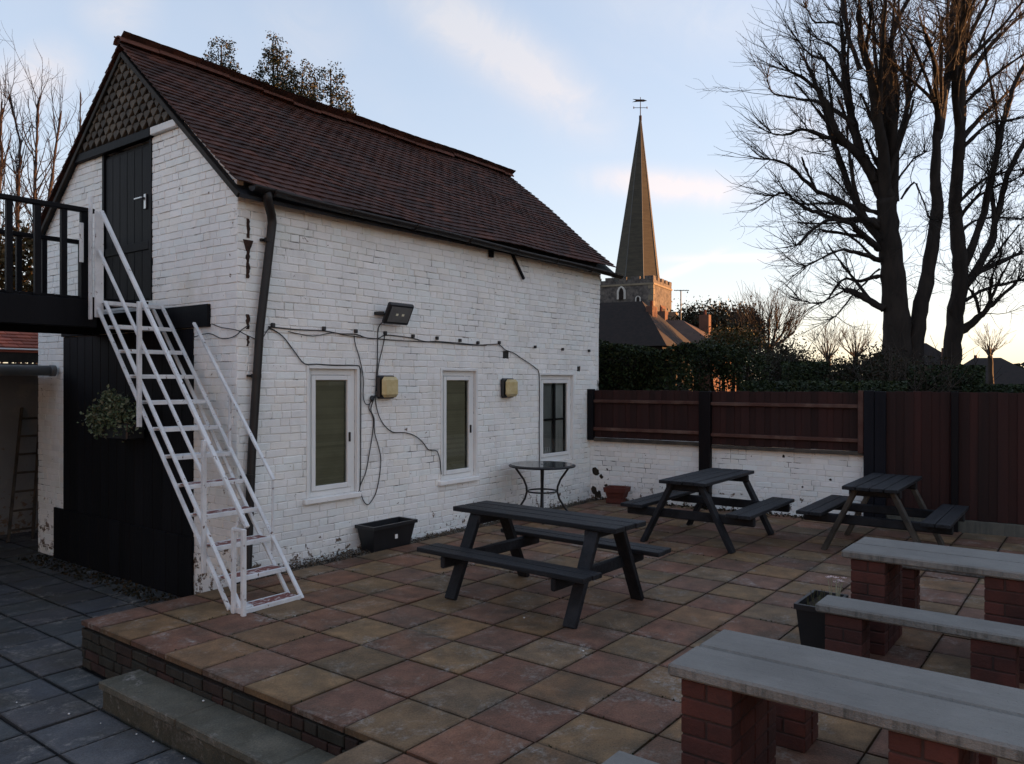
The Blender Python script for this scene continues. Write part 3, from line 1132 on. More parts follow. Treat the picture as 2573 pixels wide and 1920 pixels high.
# rusted iron tie on the corner, timber stubs under the eaves
t = MB()
for (za, zb, wm) in ((3.34, 3.16, .020), (3.14, 3.03, .055), (3.03, 2.78, .020), (2.44, 2.30, .022), (2.24, 2.14, .012)):
    n_ = max(2, int((za - zb) / .02))
    L_, R_ = [], []
    for k in range(n_ + 1):
        f_ = k / n_
        w_ = wm * (random.uniform(.5, 1.1) if wm < .05 else (1 - f_ * .75))
        zz_ = za + (zb - za) * f_
        c_ = 1.152 + random.uniform(-.006, .006)
        L_.append((c_ - w_, zz_))
        R_.append((c_ + w_, zz_))
    for k in range(n_):
        q_ = [L_[k + 1], R_[k + 1], R_[k], L_[k]]
        t.piece(q_, FW, .002, random.uniform(.006, .012), .001)
t.build('wall_tie', 'rust', house)
for (a, b, w_) in (((4.77, YW - .03, 3.60), (4.77, YW - .03, 3.43), .085), ((4.38, YW - .03, 3.60), (4.39, YW - .03, 3.53), .075), ((5.20, YW - .03, 3.56), (5.49, YW - .03, 3.22), .036)):
    MB().bar(a, b, w_, .03, (0, -1, 0)).build('timber_stub', 'black_paint', house)

# ================================================================== fixtures on the long wall
fl = thing('floodlight', (2.95, YW, 2.45), 'black LED floodlight on the white wall above the first window', 'floodlight')
M = Matrix.Translation((2.955, 2.195, 2.56)) @ Matrix.Rotation(rad(27), 4, 'X')
MB().box(-.19, .19, -.028, .028, -.125, .125, .016, (1, 1, 1), M).build('housing', 'black_plastic', fl)
MB().box(-.155, .155, -.032, -.0285, -.09, .09, 0, (2.2, 2.2, 2.2), M).build('glass', 'dull_glass', fl)
for s in (-.045, .045):
    MB().box(s - .016, s + .016, -.0365, -.0325, -.012, .012, 0, (1, 1, 1), M).build('led_chip', 'led', fl)
b_ = MB()
b_.bar((2.755, 2.21, 2.555), (2.755, YW, 2.56), .02, .035)
b_.bar((3.155, 2.21, 2.555), (3.155, YW, 2.56), .02, .035)
b_.bar((2.745, YW - .012, 2.56), (3.165, YW - .012, 2.56), .02, .03)
b_.build('bracket', 'black_plastic', fl)


def bulkhead(x, z, label):
    o = thing('bulkhead_lamp', (x, YW, z), label, 'wall lamp', 'square bulkhead lamps on the white wall')
    MB().box(x - .135, x + .135, YW - .055, YW - .001, z - .13, z + .13, .022).build('base', 'black_plastic', o)
    MB().box(x - .12, x + .12, YW - .135, YW - .0555, z - .115, z + .115, .035).build('lens', 'lamp_lens', o)


bulkhead(2.90, 1.745, 'yellowed square bulkhead lamp between the first and second windows')
bulkhead(5.13, 1.72, 'yellowed square bulkhead lamp between the second and third windows')


def cable(pts, label, r=.0055, mat='cable_black', n=3, y=None):
    """pts (x, z) on the wall, smoothed"""
    P = [Vector((p[0], (YW - .012 if len(p) < 3 else p[2]), p[1])) for p in pts]
    out = []
    for i in range(len(P) - 1):
        p0, p1, p2, p3 = P[max(i - 1, 0)], P[i], P[i + 1], P[min(i + 2, len(P) - 1)]
        for k in range(n):
            t = k / n
            out.append(.5 * ((2 * p1) + (p2 - p0) * t + (2 * p0 - 5 * p1 + 4 * p2 - p3) * t * t + (3 * p1 - p0 - 3 * p2 + p3) * t ** 3))
    out.append(P[-1])
    o = MB().tube(out, r, 6).build('cable', mat, smooth=True)
    return tag(o, label, 'cable', 'cables strung along the white wall')


cable([(1.37, 2.335), (1.7, 2.325), (2.04, 2.33), (2.26, 2.31), (2.47, 2.315), (2.64, 2.28), (2.80, 2.285), (2.9, 2.325), (3.1, 2.325), (3.34, 2.31), (3.55, 2.28), (3.75, 2.29), (4.18, 2.285), (4.52, 2.275), (4.75, 2.29), (4.96, 2.305)],
      'thin black cable running level across the middle of the white wall', .006)
cable([(1.60, 2.30), (1.9, 2.27), (2.15, 2.315), (2.3, 2.30), (2.5, 2.29), (2.9, 2.275), (3.4, 2.275), (3.8, 2.28), (4.3, 2.27), (4.7, 2.275)], 'second cable sagging just under the level one on the white wall', .0045)
cable([(4.96, 2.305), (5.06, 2.25), (5.12, 2.225), (5.30, 2.19), (5.45, 2.13), (5.62, 2.07), (5.81, 1.99), (5.88, 1.92), (5.895, 1.6), (5.89, 1.1), (5.90, .65)],
      'cable sloping down to the third window and along its left edge', .006)
cable([(1.38, 2.325), (1.47, 2.29), (1.56, 2.23), (1.68, 2.10), (1.80, 1.985), (1.95, 1.985), (2.2, 1.975), (2.45, 1.98), (2.535, 1.955), (2.545, 1.80), (2.545, 1.2), (2.54, .75), (2.50, .60), (2.3, .585), (2.0, .585)],
      'cable draped over the top of the first window and down its right side', .006)
cable([(2.45, 2.30), (2.47, 2.2), (2.53, 2.05), (2.58, 1.85), (2.58, 1.65), (2.61, 1.57), (2.66, 1.555), (2.71, 1.60), (2.77, 1.65)],
      'cable hanging in a loop from the level cable towards the first lamp', .005)
cable([(2.83, 2.47, 2.30), (2.80, 2.40), (2.79, 2.2), (2.785, 2.0), (2.77, 1.85), (2.775, 1.70)], 'cable dropping from the floodlight to the first lamp', .006)
cable([(2.90, 2.33), (2.87, 2.2), (2.82, 2.05), (2.79, 1.9), (2.765, 1.75), (2.76, 1.6), (2.80, 1.45), (2.88, 1.33), (3.02, 1.235), (3.2, 1.22), (3.36, 1.18), (3.50, 1.10), (3.60, 1.0), (3.68, .98), (3.76, .965), (3.81, .85), (3.835, .68)],
      'cable curving from the first lamp across to the foot of the second window', .0055)
cable([(2.70, 1.60), (2.66, 1.52), (2.71, 1.44), (2.73, 1.36), (2.71, 1.2), (2.67, 1.02), (2.62, .82), (2.55, .70), (2.53, .64)],
      'cable falling from the first lamp to the corner of the first window sill', .0055)
cable([(2.74, 1.62), (2.69, 1.5), (2.74, 1.40), (2.745, 1.25), (2.80, 1.1), (2.84, .95), (2.82, .75), (2.77, .58), (2.70, .49), (2.64, .46), (2.58, .52), (2.545, .62)],
      'slack cable loop hanging low beside the first window', .0055)
kn = MB()
for q in range(5):
    kn.tube([(2.70 + .025 * math.cos(a + q), YW - .018 - .004 * q, 1.62 + .03 * math.sin(a + q * 1.3)) for a in np.linspace(0, 5, 9)], .005, 5)
tag(kn.build('cable_knot', 'cable_black', smooth=True), 'tangled knot of cable just left of the first lamp', 'cable')
cable([(1.45, 2.36), (1.36, 2.30), (1.24, 2.20, YW - .07), (1.10, 2.24, YW - .06), (1.035, 2.28, 2.34), (1.02, 2.30, 2.45), (1.02, 2.32, 2.60), (1.02, 2.36, 2.75)], 'pair of loose wires drooping round the house corner', .005)
cable([(1.16, 2.34), (1.08, 2.29), (1.034, 2.24, 2.36), (1.02, 2.21, 2.48), (1.02, 2.22, 2.62), (1.02, 2.27, 2.80), (1.01, 2.24, 3.05)], 'single wire sagging from the corner towards the stairs', .005)
for i, (x, z_) in enumerate([(1.42, 2.35), (2.04, 2.35), (2.47, 2.345), (2.90, 2.345), (3.34, 2.33), (3.75, 2.325), (4.17, 2.315), (4.52, 2.30), (4.96, 2.32), (5.78, 2.29), (6.48, 2.28), (7.22, 2.28)]):
    c = MB().box(x - .018, x + .018, YW - .034, YW - .0005, z_ - .016, z_ + .024, .005, (1, 1, 1))
    tag(c.build('cable_clip', 'cable_black'), 'small dark cable clip on the white wall, %s from the downpipe' % ('first second third fourth fifth sixth seventh eighth ninth tenth eleventh twelfth'.split()[i]), 'clip', 'cable clips along the white wall')

# ================================================================== steel staircase
XL, XR = .365, .925
stair = thing('metal_staircase', (.645, 1.25, 0), 'steep white painted steel staircase against the gable', 'staircase')


def sy(k):
    return 1.26 + .2027 * k


def sz(k):
    return .2333 * k


for x, lab in ((XL, 'l'), (XR, 'r')):
    MB().bar((x, sy(-.05), sz(0) + .0), (x, sy(11), sz(11)), .022, .034, (1, 0, 0)).build('stringer', 'white_metal', stair)
    MB().bar((x, sy(-.05) + .185, 0), (x, sy(11) + .165, sz(11) - .03), .022, .034, (1, 0, 0)).build('stringer', 'white_metal', stair)
for k in range(12):
    tr = MB()
    zt = max(sz(k), .03)
    tr.box(XL + .012, XR - .012, sy(k) - .012, sy(k) + .012, zt - .035, zt + .003, .003)
    tr.box(XL + .012, XR - .012, sy(k) + .150, sy(k) + .170, zt - .03, zt + .002, .003)
    o = tr.build('tread', 'white_metal', stair)
    MB().box(XL + .03, XR - .03, sy(k) + .0125, sy(k) + .1495, zt - .008, zt, 0).build('tread_plate', 'tread_red' if k < 5 else 'white_metal', o)
MB().bar((XL, 1.20, .68), (XL, 3.56, 3.43), .030, .036, (1, 0, 0)).build('handrail', 'white_metal', stair)
MB().bar((XL - .004, 1.80, 1.03), (XL - .004, 3.60, 3.06), .024, .028, (1, 0, 0)).build('mid_rail', 'white_metal', stair)
for (y, z0, z1, w) in ((1.755, .25, 1.33, .034), (2.79, 1.40, 2.52, .036), (1.335, .0, .66, .032), (1.205, .0, .67, .034)):
    MB().box(XL - .03 - w / 2, XL - .03 + w / 2, y - w / 2, y + w / 2, z0, z1, .003).build('post', 'white_metal', stair)
tb = MB().bar((XL - .03, 1.19, .66), (XL - .03, 1.35, .655), .022, .028)
tb.bar((XL - .03, 1.335, .64), (XL - .0, 1.27, .76), .014, .02)
tb.build('tie_bar', 'white_metal', stair)
MB().box(XL - .03, XL + .05, 3.62, 3.64, 2.42, 3.44, .003).build('post_plate', 'white_metal', stair)
MB().box(XL - .055, XL - .035, 3.66, 3.71, 2.40, 3.58, .003).build('post_plate', 'white_metal', stair)
MB().box(XL - .115, XL - .075, 3.755, 3.765, 2.95, 3.33, .003).build('post_plate', 'white_metal', stair)
MB().box(XL - .02, XL + .10, 1.26, 1.40, .0, .05, .004).build('foot_plate', 'white_metal', stair)
MB().bar((XR, 1.64, .955), (XR, 2.90, 2.37), .024, .030, (1, 0, 0)).build('handrail', 'white_metal', stair)
MB().bar((XR, 1.655, .955), (XR, 1.66, .34), .018, .018, (1, 0, 0)).build('post', 'white_metal', stair)
MB().bar((XR, 2.30, 1.14), (XR, 2.30, 1.68), .022, .022, (1, 0, 0)).build('post', 'white_metal', stair)

# ================================================================== timber walkway to the first-floor door
wk = thing('timber_walkway', (-.6, 4.45, 2.3), 'black timber walkway with railings leading to the upstairs door', 'walkway')
MB().box(-3.6, .42, 3.77, 3.83, 2.33, 2.60, .006).build('edge_beam', 'black_paint', wk)
MB().box(-3.6, 1.0, 5.13, 5.19, 2.33, 2.60, .006).build('edge_beam', 'black_paint', wk)
for i in range(30):
    x = -3.58 + i * .152
    MB().box(x, x + .146, 3.835, 5.125, 2.60, 2.632, .004, GREY(.8, 1.2)).build('deck_board', 'black_paint', wk)
for y, zt, xe, bx in ((3.80, 3.485, .40, (.315, .125, -.105, -.34, -.55, -.76, -.97, -1.18)), (5.16, 3.395, .98, (.90, .50, .25, 0.0, -.25, -.5, -.75))):
    MB().box(-3.6, xe, y - .035, y + .035, zt - .045, zt, .006).build('top_rail', 'black_paint', wk)
    for i, x in enumerate(bx):
        w = .038 if i == 0 else .026
        MB().box(x - w, x + w, y - .024, y + .024, 2.602 if y < 4 else 2.6025, zt - .046, .004).build('baluster', 'black_paint', wk)
for x in (-1.9, -3.4):
    for y in (3.85, 5.08):
        MB().box(x - .05, x + .05, y - .05, y + .05, -.36, 2.33, .006).build('support_post', 'black_paint', wk)

# hanging planter on the black boarding
hp = thing('hanging_planter', (.86, 4.25, 1.2), 'grey-green bushy plant in a hanging planter on the black boarding', 'planter')
MB().box(.80, .995, 3.95, 4.55, 1.20, 1.37, .012).build('trough', 'black_plastic', hp)
n = 1000
P = np.stack([rng.normal(.83, .06, n), rng.normal(4.22, .17, n), rng.normal(1.44, .085, n)], 1)
P[:, 0] = np.minimum(P[:, 0], .99)
blob = [(.76, 4.58, 1.40, .09), (.80, 4.33, 1.64, .07), (.78, 4.05, 1.58, .08), (.74, 4.38, 1.5, .10), (.78, 4.5, 1.30, .08)]
for b_ in blob:
    q = rng.normal(size=(170, 3)) * b_[3] * .5 + np.array(b_[:3])
    P = np.concatenate([P, q])
P[:, 0] = np.minimum(P[:, 0], .99)
cc = np.array([(.24, .30, .20), (.34, .40, .30), (.13, .18, .11), (.26, .26, .20)])[rng.integers(0, 4, len(P))]
V, F, cl = leaves_arrays(P, .014, cc)
fast_mesh('foliage', V, F, cl, 'leaf', hp)
ste = MB()
for q in range(34):
    e = P[rng.integers(0, len(P))]
    m_ = Vector((.90, 4.25 + random.uniform(-.2, .2), 1.36))
    ste.tube([m_, m_.lerp(Vector(e), .5) + Z * .05, e], [.005, .004, .002], 4, (.16, .14, .09))
ste.build('stems', 'leaf', hp)

# ================================================================== back yard on the left: lean-to, ladder, pipe
lt = thing('lean_to', (.4, 8.6, -.35), 'low white lean-to with red pantiled roof beyond the walkway', 'building')
MB().box(-3.5, 4.0, 8.2, 8.35, -.40, 2.05, 0, (.22, .225, .24)).build('wall', 'white_paint', lt)  # white wall darkened in its colour to put in the passage's shade
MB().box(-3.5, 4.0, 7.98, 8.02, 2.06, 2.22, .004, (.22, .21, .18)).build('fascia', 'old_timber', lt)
MB().box(-3.5, 4.0, 7.94, 7.979, 2.235, 2.255, .003).build('roof_edge', 'upvc', lt)
rt = MB()
rt.add([(-3.5, 7.97, 2.26), (4.0, 7.97, 2.26), (4.0, 9.6, 3.0), (-3.5, 9.6, 3.0), (-3.5, 7.97, 2.2), (4.0, 7.97, 2.2), (4.0, 9.6, 2.94), (-3.5, 9.6, 2.94)], [(0, 1, 2, 3), (4, 7, 6, 5), (0, 4, 5, 1), (1, 5, 6, 2), (0, 3, 7, 4)])
lroof = rt.build('roof', 'lean_tile', lt)
for r in range(14):
    for i in range(12):
        x = .55 + i * .19 + (.095 if r % 2 else 0)
        y = 7.95 + r * .11
        z = 2.27 + (y - 7.97) * .454
        M = Matrix.Translation((x, y, z)) @ Matrix.Rotation(math.atan(.454) - .12, 4, 'X')
        MB().box(0, .186, 0, .17, .0, .018, .004, GREY(.6, 1.2), M).build('roof_tile', 'lean_tile', lroof)
MB().tube([(-3.0, 7.90, 1.985), (1.8, 7.90, 1.985)], .03, 8).build('pipe', 'upvc', lt, smooth=True)
ld = thing('ladder', (1.2, 8.0, -.35), 'old wooden ladder leaning on the white wall in the back yard', 'ladder')
for dx in (0, .30):
    MB().bar((1.02 + dx, 7.55, -.35), (1.42 + dx * .8, 8.17, 1.42), .05, .03, (1, 0, 0)).build('rail', 'old_timber', ld)
for k in range(7):
    t_ = (k + .6) / 7.2
    a = Vector((1.02, 7.55, -.35)).lerp(Vector((1.42, 8.17, 1.42)), t_)
    b = Vector((1.32, 7.55, -.35)).lerp(Vector((1.66, 8.17, 1.42)), t_)
    MB().tube([a, b], .015, 6).build('rung', 'old_timber', ld)
cn = MB().box(-3.4, .99, 6.19, 8.19, 1.885, 1.91, .003)  # canopy added to shade the passage below it
cn.box(.995, 4.0, 6.75, 8.19, 1.884, 1.909, .003)
for q in range(40):
    cn.tube([(-3.35 + q * .11, 6.19, 1.915), (-3.35 + q * .11, 8.1, 1.915)], .018, 6)
tag(cn.build('canopy', 'old_timber'), 'unseen low flat canopy added to darken the passage behind the fat grey pipe', 'canopy')
pp = MB().tube([(-2.6, 6.1, 1.93), (.985, 6.1, 1.93)], .062, 14)
pp.tube([(.94, 6.1, 1.93), (1.0, 6.1, 1.93)], .068, 14)
tag(pp.build('drain_pipe', 'grey_plastic', smooth=True), 'fat grey plastic pipe running level under the walkway', 'pipe')

# ================================================================== pots and troughs
tro = thing('trough_planter', (2.78, 2.17, -.02), 'long black plastic trough planter at the foot of the white wall', 'planter')
V = []
for (z_, x0, x1, y0, y1) in ((-.02, 2.52, 3.05, 2.11, 2.29), (.235, 2.47, 3.09, 2.06, 2.32), (.235, 2.45, 3.11, 2.04, 2.335), (.27, 2.45, 3.11, 2.04, 2.335), (.27, 2.48, 3.08, 2.07, 2.31), (.20, 2.485, 3.075, 2.075, 2.305)):
    V += [(x0, y0, z_), (x1, y0, z_), (x1, y1, z_), (x0, y1, z_)]
F = [(4 * k + i, 4 * k + (i + 1) % 4, 4 * k + 4 + (i + 1) % 4, 4 * k + 4 + i) for k in range(5) for i in range(4)] + [(3, 2, 1, 0)]
MB().add(V, F).build('trough', 'black_plastic', tro)
MB().box(2.487, 3.073, 2.077, 2.303, .17, .205).build('soil', 'soil', tro)
MB().box(2.79, 2.828, 2.066, 2.072, .10, .145).build('price_tag', 'upvc', tro)

tp = thing('terracotta_pot', (7.0, 1.78, 0), 'low boxy red terracotta pot in the corner by the low white wall', 'pot')
V = []
cx, cy = 7.02, 1.76
for (z_, r) in ((.0, .10), (.0, .13), (.055, .145), (.06, .12)):
    V.append((z_, r))
RT = Matrix.Translation((cx, cy, .002)) @ Matrix.Rotation(rad(12), 4, 'Z')
MB().box(-.115, .115, -.13, .11, 0, .075, .008, (1, 1, 1), RT).build('saucer', 'terracotta', tp)
pv = []
for (z_, h_) in ((.077, .105), (.165, .125), (.165, .140), (.235, .148), (.235, .125), (.15, .115)):
    pv += [RT @ Vector((a * h_, b * h_ * 1.15 - .03, z_)) for a, b in ((-1, -1), (1, -1), (1, 1), (-1, 1))]
MB().add(pv, [(4 * k + i, 4 * k + (i + 1) % 4, 4 * k + 4 + (i + 1) % 4, 4 * k + 4 + i) for k in range(5) for i in range(4)] + [(20, 21, 22, 23), (3, 2, 1, 0)]).build('pot', 'terracotta', tp)

sp = thing('square_planter', (2.18, -2.57, 0), 'black tapered planter with dried flowers beside the brick and concrete bench', 'planter')
V = []
for (z_, g_) in ((0.0, .045), (.33, .012), (.33, 0.0), (.365, 0.0), (.365, .02), (.31, .025)):
    V += [(1.98 + g_, -2.69 + g_, z_), (2.42 - g_, -2.69 + g_, z_), (2.42 - g_, -2.46 - g_, z_), (1.98 + g_, -2.46 - g_, z_)]
F = [(4 * k + i, 4 * k + (i + 1) % 4, 4 * k + 4 + (i + 1) % 4, 4 * k + 4 + i) for k in range(5) for i in range(4)] + [(3, 2, 1, 0)]
MB().add(V, F).build('tub', 'black_plastic', sp)
MB().box(2.007, 2.393, -2.663, -2.487, .28, .325).build('soil', 'soil', sp)
stm = MB()
pet = MB()
for q in range(30):
    x, y = random.uniform(2.02, 2.38), random.uniform(-2.65, -2.50)
    hh = random.uniform(.03, .09)
    stm.tube([(x, y, .32), (x + random.uniform(-.02, .02), y + random.uniform(-.02, .02), .32 + hh)], .0025, 4, (.13, .12, .07))
for q in range(7):
    x, y = random.uniform(2.28, 2.38), random.uniform(-2.66, -2.60)
    hh = random.uniform(.10, .17)
    e = (x + random.uniform(-.05, .05), y + random.uniform(-.05, .03), .32 + hh)
    stm.tube([(x, y, .32), e], .0025, 4, (.5, .45, .35))
    for w in range(5):
        M = Matrix.Translation(e) @ Matrix.Rotation(w * 1.256, 4, 'Z') @ Matrix.Rotation(.5, 4, 'X')
        pet.box(-.006, .006, .0, .02, -.001, .001, 0, GREY(.8, 1.1), M)
stm.build('stems', 'leaf', sp)
pet.build('flower_heads', 'petal', sp)

# ================================================================== picnic tables
def picnic(loc, rz, label, L=1.6, topw=.46, top_n=3, bench_n=2, H=.725, spread=.52, mat='dark_timber', leg_mat=None, bench_c=.60, bench_w=.27, fx=.62):
    """A-frame table; long axis local X, benches along +Y and -Y"""
    o = thing('picnic_table', (loc[0], loc[1], 0), label, 'picnic table', 'dark A-frame picnic tables on the patio')
    R = Matrix.Translation((loc[0], loc[1], 0)) @ Matrix.Rotation(rz, 4, 'Z')
    leg_mat = leg_mat or mat
    plank_mat = 'dark_timber_long' if abs(math.sin(rz)) > .7 else 'dark_timber_cross'
    pw = topw / top_n
    for i in range(top_n):
        y0 = -topw / 2 + i * pw
        d = random.uniform(-.012, .012)
        MB().box(-L / 2 + d, L / 2 + d * .5, y0 + .005, y0 + pw - .005, H - .038, H + random.uniform(-.002, .002), .005, GREY(.8, 1.2), R).build('top_plank', plank_mat, o)
    for s in (-1, 1):
        for i in range(bench_n):
            y0 = s * bench_c - bench_w / 2 + i * bench_w / bench_n
            d = random.uniform(-.01, .01)
            MB().box(-L / 2 + d, L / 2 + d, y0 + .003, y0 + bench_w / bench_n - .003, .392, .43, .005, GREY(.8, 1.2), R).build('bench_plank', plank_mat, o)
    for sx in (-1, 1):
        x = sx * fx
        for s in (-1, 1):
            a, b = R @ Vector((x, s * spread, -.0)), R @ Vector((x, s * .17, H - .04))
            MB().bar(a, b, .048, .108, R.to_3x3() @ X, .005, GREY(.85, 1.15)).build('leg', leg_mat, o)
            bp_ = a.lerp(b, .50) + (R.to_3x3() @ X) * sx * .024
            MB().tube([bp_, bp_ + (R.to_3x3() @ X) * sx * .008], .012, 8).build('bolt', 'grey_plastic', o)
        xi = x - sx * .046
        MB().box(xi - .022, xi + .022, -bench_c - bench_w / 2 + .01, bench_c + bench_w / 2 - .01, .292, .391, .012, GREY(.85, 1.1), R).build('cross_beam', mat, o)
        MB().box(xi - .022, xi + .022, -topw / 2 + .015, topw / 2 - .015, H - .125, H - .0395, .012, GREY(.85, 1.1), R).build('top_batten', mat, o)


picnic((2.14, -.36), rad(90 - 1.5), 'black picnic table standing nearest in the middle of the patio', L=1.66, H=.715, topw=.46, spread=.50, bench_c=.54, bench_w=.25, fx=.60)
picnic((5.40, -.41), rad(1), 'black picnic table in front of the low white wall and middle fence post', L=1.52, H=.73, topw=.55, top_n=4, spread=.52, bench_c=.62, fx=.63)
picnic((6.08, -2.14), rad(1), 'weathered picnic table with bare wooden legs before the tall red fence', L=1.46, H=.73, topw=.54, top_n=4, spread=.50, bench_c=.60, leg_mat='old_timber', fx=.50)

# round bistro table
rt_ = thing('round_table', (5.21, 1.82, 0), 'round grey glass-topped metal table with curved legs under the third window', 'table')
cx, cy = 5.21, 1.82
MB().lathe([(.02, -.02), (.41, -.024), (.435, -.022), (.44, -.006), (.434, .0), (.41, .003)], (cx, cy, .715), 48).build('rim', 'black_plastic', rt_, smooth=False)
MB().lathe([(.41, 0), (.41, .006)], (cx, cy, .7185), 48).build('table_top', 'dull_glass', rt_)
for k in range(4):
    a = rad(-143 + 90 * k)
    d = Vector((math.cos(a), math.sin(a), 0))
    pts = [(.36, .69), (.31, .62), (.24, .52), (.205, .43), (.20, .36), (.225, .27), (.30, .15), (.37, .06), (.40, .008)]
    MB().tube([Vector((cx, cy, z_)) + d * r for r, z_ in pts], .014, 8).build('leg', 'black_plastic', rt_, smooth=True)
MB().tube([(cx + .195 * math.cos(t), cy + .195 * math.sin(t), .37) for t in np.linspace(0, 2 * math.pi, 33)], .011, 8, cap=False).build('ring', 'black_plastic', rt_, smooth=True)
MB().tube([(cx, cy, .72), (cx, cy, .728)], .022, 12).build('parasol_cap', 'grey_plastic', rt_)

# ================================================================== concrete tables and benches on brick piers
def slab_bench(name, x0, x1, rows, ztop, label, cat, group, piers=(-2.71, -3.49, -4.27), pin=.035, pier_x=None):
    o = thing(name, ((x0 + x1) / 2, -3.6, 0), label, cat, group)
    w = (x1 - x0) / rows
    cuts = [-2.66, -3.61 - random.uniform(0, .0), -4.56]
    for r in range(rows):
        yy = [-2.655 + random.uniform(-.012, .012), -4.60]
        a, b = x0 + r * w + .008, x0 + (r + 1) * w - .008
        MB().box(a, b, yy[1], yy[0], ztop - .052, ztop + random.uniform(-.002, .002), .010, GREY(.9, 1.06)).build('concrete_slab', 'concrete', o)
    p0, p1 = pier_x or (x0 + pin, x1 - pin)
    for yt in piers:
        yb = yt - .215
        pier = MB().box(p0 + .006, p1 - .006, yb + .006, yt - .006, .0, ztop - .055).build('brick_pier', 'pier_mortar', o)
        n_c = max(1, round((ztop - .055) / .075))
        ch = (ztop - .055) / n_c
        for c in range(n_c):
            z0, z1 = c * ch + .004, (c + 1) * ch - .004
            nb = max(1, round((p1 - p0) / .112))
            stretch = c % 2 == 0
            for side in (0, 1):
                xs = (p0, p0 + .1) if side == 0 else (p1 - .1, p1)
                if stretch:
                    MB().box(xs[0], xs[1], yb, yt, z0, z1, .004, GREY(.75, 1.2)).build('brick', 'pier_brick', pier)
                else:
                    ym = (yb + yt) / 2
                    MB().box(xs[0], xs[1], yb, ym - .005, z0, z1, .004, GREY(.75, 1.2)).build('brick', 'pier_brick', pier)
                    MB().box(xs[0], xs[1], ym + .005, yt, z0, z1, .004, GREY(.75, 1.2)).build('brick', 'pier_brick', pier)
            a, b = p0 + .108, p1 - .108
            if b - a > .06:
                k = max(1, round((b - a) / .2))
                for i in range(k):
                    MB().box(a + i * (b - a) / k + .004, a + (i + 1) * (b - a) / k - .004, yb, yt, z0, z1, .004, GREY(.75, 1.2)).build('brick', 'pier_brick', pier)
    return o


slab_bench('concrete_table', -.285, .305, 2, .663, 'nearest concrete slab table on red brick piers', 'table', 'concrete tables on brick piers')
slab_bench('concrete_table', 2.36, 2.98, 2, .675, 'farther concrete slab table on red brick piers behind the bench', 'table', 'concrete tables on brick piers')
slab_bench('concrete_bench', -.93, -.645, 1, .45, 'concrete bench slab just showing at the bottom edge of the picture', 'bench', 'concrete benches on brick piers')
slab_bench('concrete_bench', .655, .945, 1, .425, 'concrete bench hidden behind the nearest concrete table', 'bench', 'concrete benches on brick piers')
slab_bench('concrete_bench', 1.755, 2.025, 1, .45, 'single-slab concrete bench beside the black planter', 'bench', 'concrete benches on brick piers')
slab_bench('concrete_bench', 3.36, 3.64, 1, .44, 'concrete bench behind the farther concrete table', 'bench', 'concrete benches on brick piers')

# small litter
for i, (x, y, z_) in enumerate([(-.80, .62, -.345), (-.79, .44, -.345), (-.86, .95, -.345), (-1.05, 1.72, -.345), (-.92, 1.25, -.345), (-.79, .10, -.345), (1.25, -1.3, .006), (-.52, .35, -.166), (1.6, -.55, .006)]):
    s = random.uniform(.004, .0085)
    o = MB().lathe([(s * .5, 0), (s, s * .4), (s * .9, s * .9), (s * .3, s * 1.2)], (x, y, z_), 7).build('pebble', 'pale_stone')
    tag(o, 'tiny white pebble lying on the paving', 'pebble', 'white pebbles on the paving')
lf = MB()
for q in range(5):
    M = Matrix.Translation((1.72 + random.uniform(-.05, .05), -2.33 + random.uniform(-.04, .04), .008)) @ Matrix.Rotation(random.uniform(0, 6), 4, 'Z')
    lf.box(-.035, .035, -.018, .018, 0, .006, .002, (.3, .25, .2), M)
tag(lf.build('dead_leaf', 'soil'), 'dark wet leaf on the slabs left of the black planter', 'leaf')

# ================================================================== boundary wall and fence
BA = Vector((7.28, 2.36, 0))
BU = Vector((.072, -1, 0)).normalized()
BN = BU.cross(Z)
BF = (BA, BU, Z, BN)
bw_ = thing('boundary_wall', BA + BU * 2.0, 'low white painted brick wall under the red fence panels', 'wall')
c = MB()
c.piece([(0, -.02), (3.99, -.02), (3.99, .925), (0, .925)], BF, .21, -.007, .0005)
bcore = c.build('wall_core', 'mortar', bw_)
lay(brick_polys(.0, 3.99, -.02, .925, .074, .008), BF, bcore, 'white_paint', 'brick', 'bricks', .03, 0.0, .0035, .002, WHITE, tilt=.02)


def bpt(u, z_, n_=0.0):
    return BA + BU * u + Z * z_ + BN * n_


fence = thing('timber_fence', bpt(3.2, 0), 'dark red closeboard fence with rails and posts behind the picnic tables', 'fence')


def bslab(u0, u1, z0, z1, n0, n1, b=.004, col=(1, 1, 1)):
    M = Matrix((BU, -BN, Z)).transposed().to_4x4()
    M.translation = BA
    return MB().box(u0, u1, -n1, -n0, z0, z1, b, col, M)


def panel(u0, u1, z0, z1, rails, n0=.02):
    u, odd = u0, False
    while u < u1 - .001:
        odd = not odd
        w = random.uniform(.092, .108)
        e = min(u + w, u1)
        k = random.uniform(.7, 1.3)
        bslab(u - .006, e + .006, z0 + random.uniform(-.004, .004), z1 + random.uniform(-.006, .006), n0 - .02 + (.0125 if odd else 0), n0 + .005 + (.0125 if odd else 0), .003, (k, k * .98, k * .96)).build('fence_board', 'fence_red', fence)
        u = e
    for zr in rails:
        bslab(u0 - .01, u1 + .01, zr - .024, zr + .024, n0 + .0185, n0 + .058, .005, GREY(.8, 1.1)).build('fence_rail', 'fence_rail', fence)


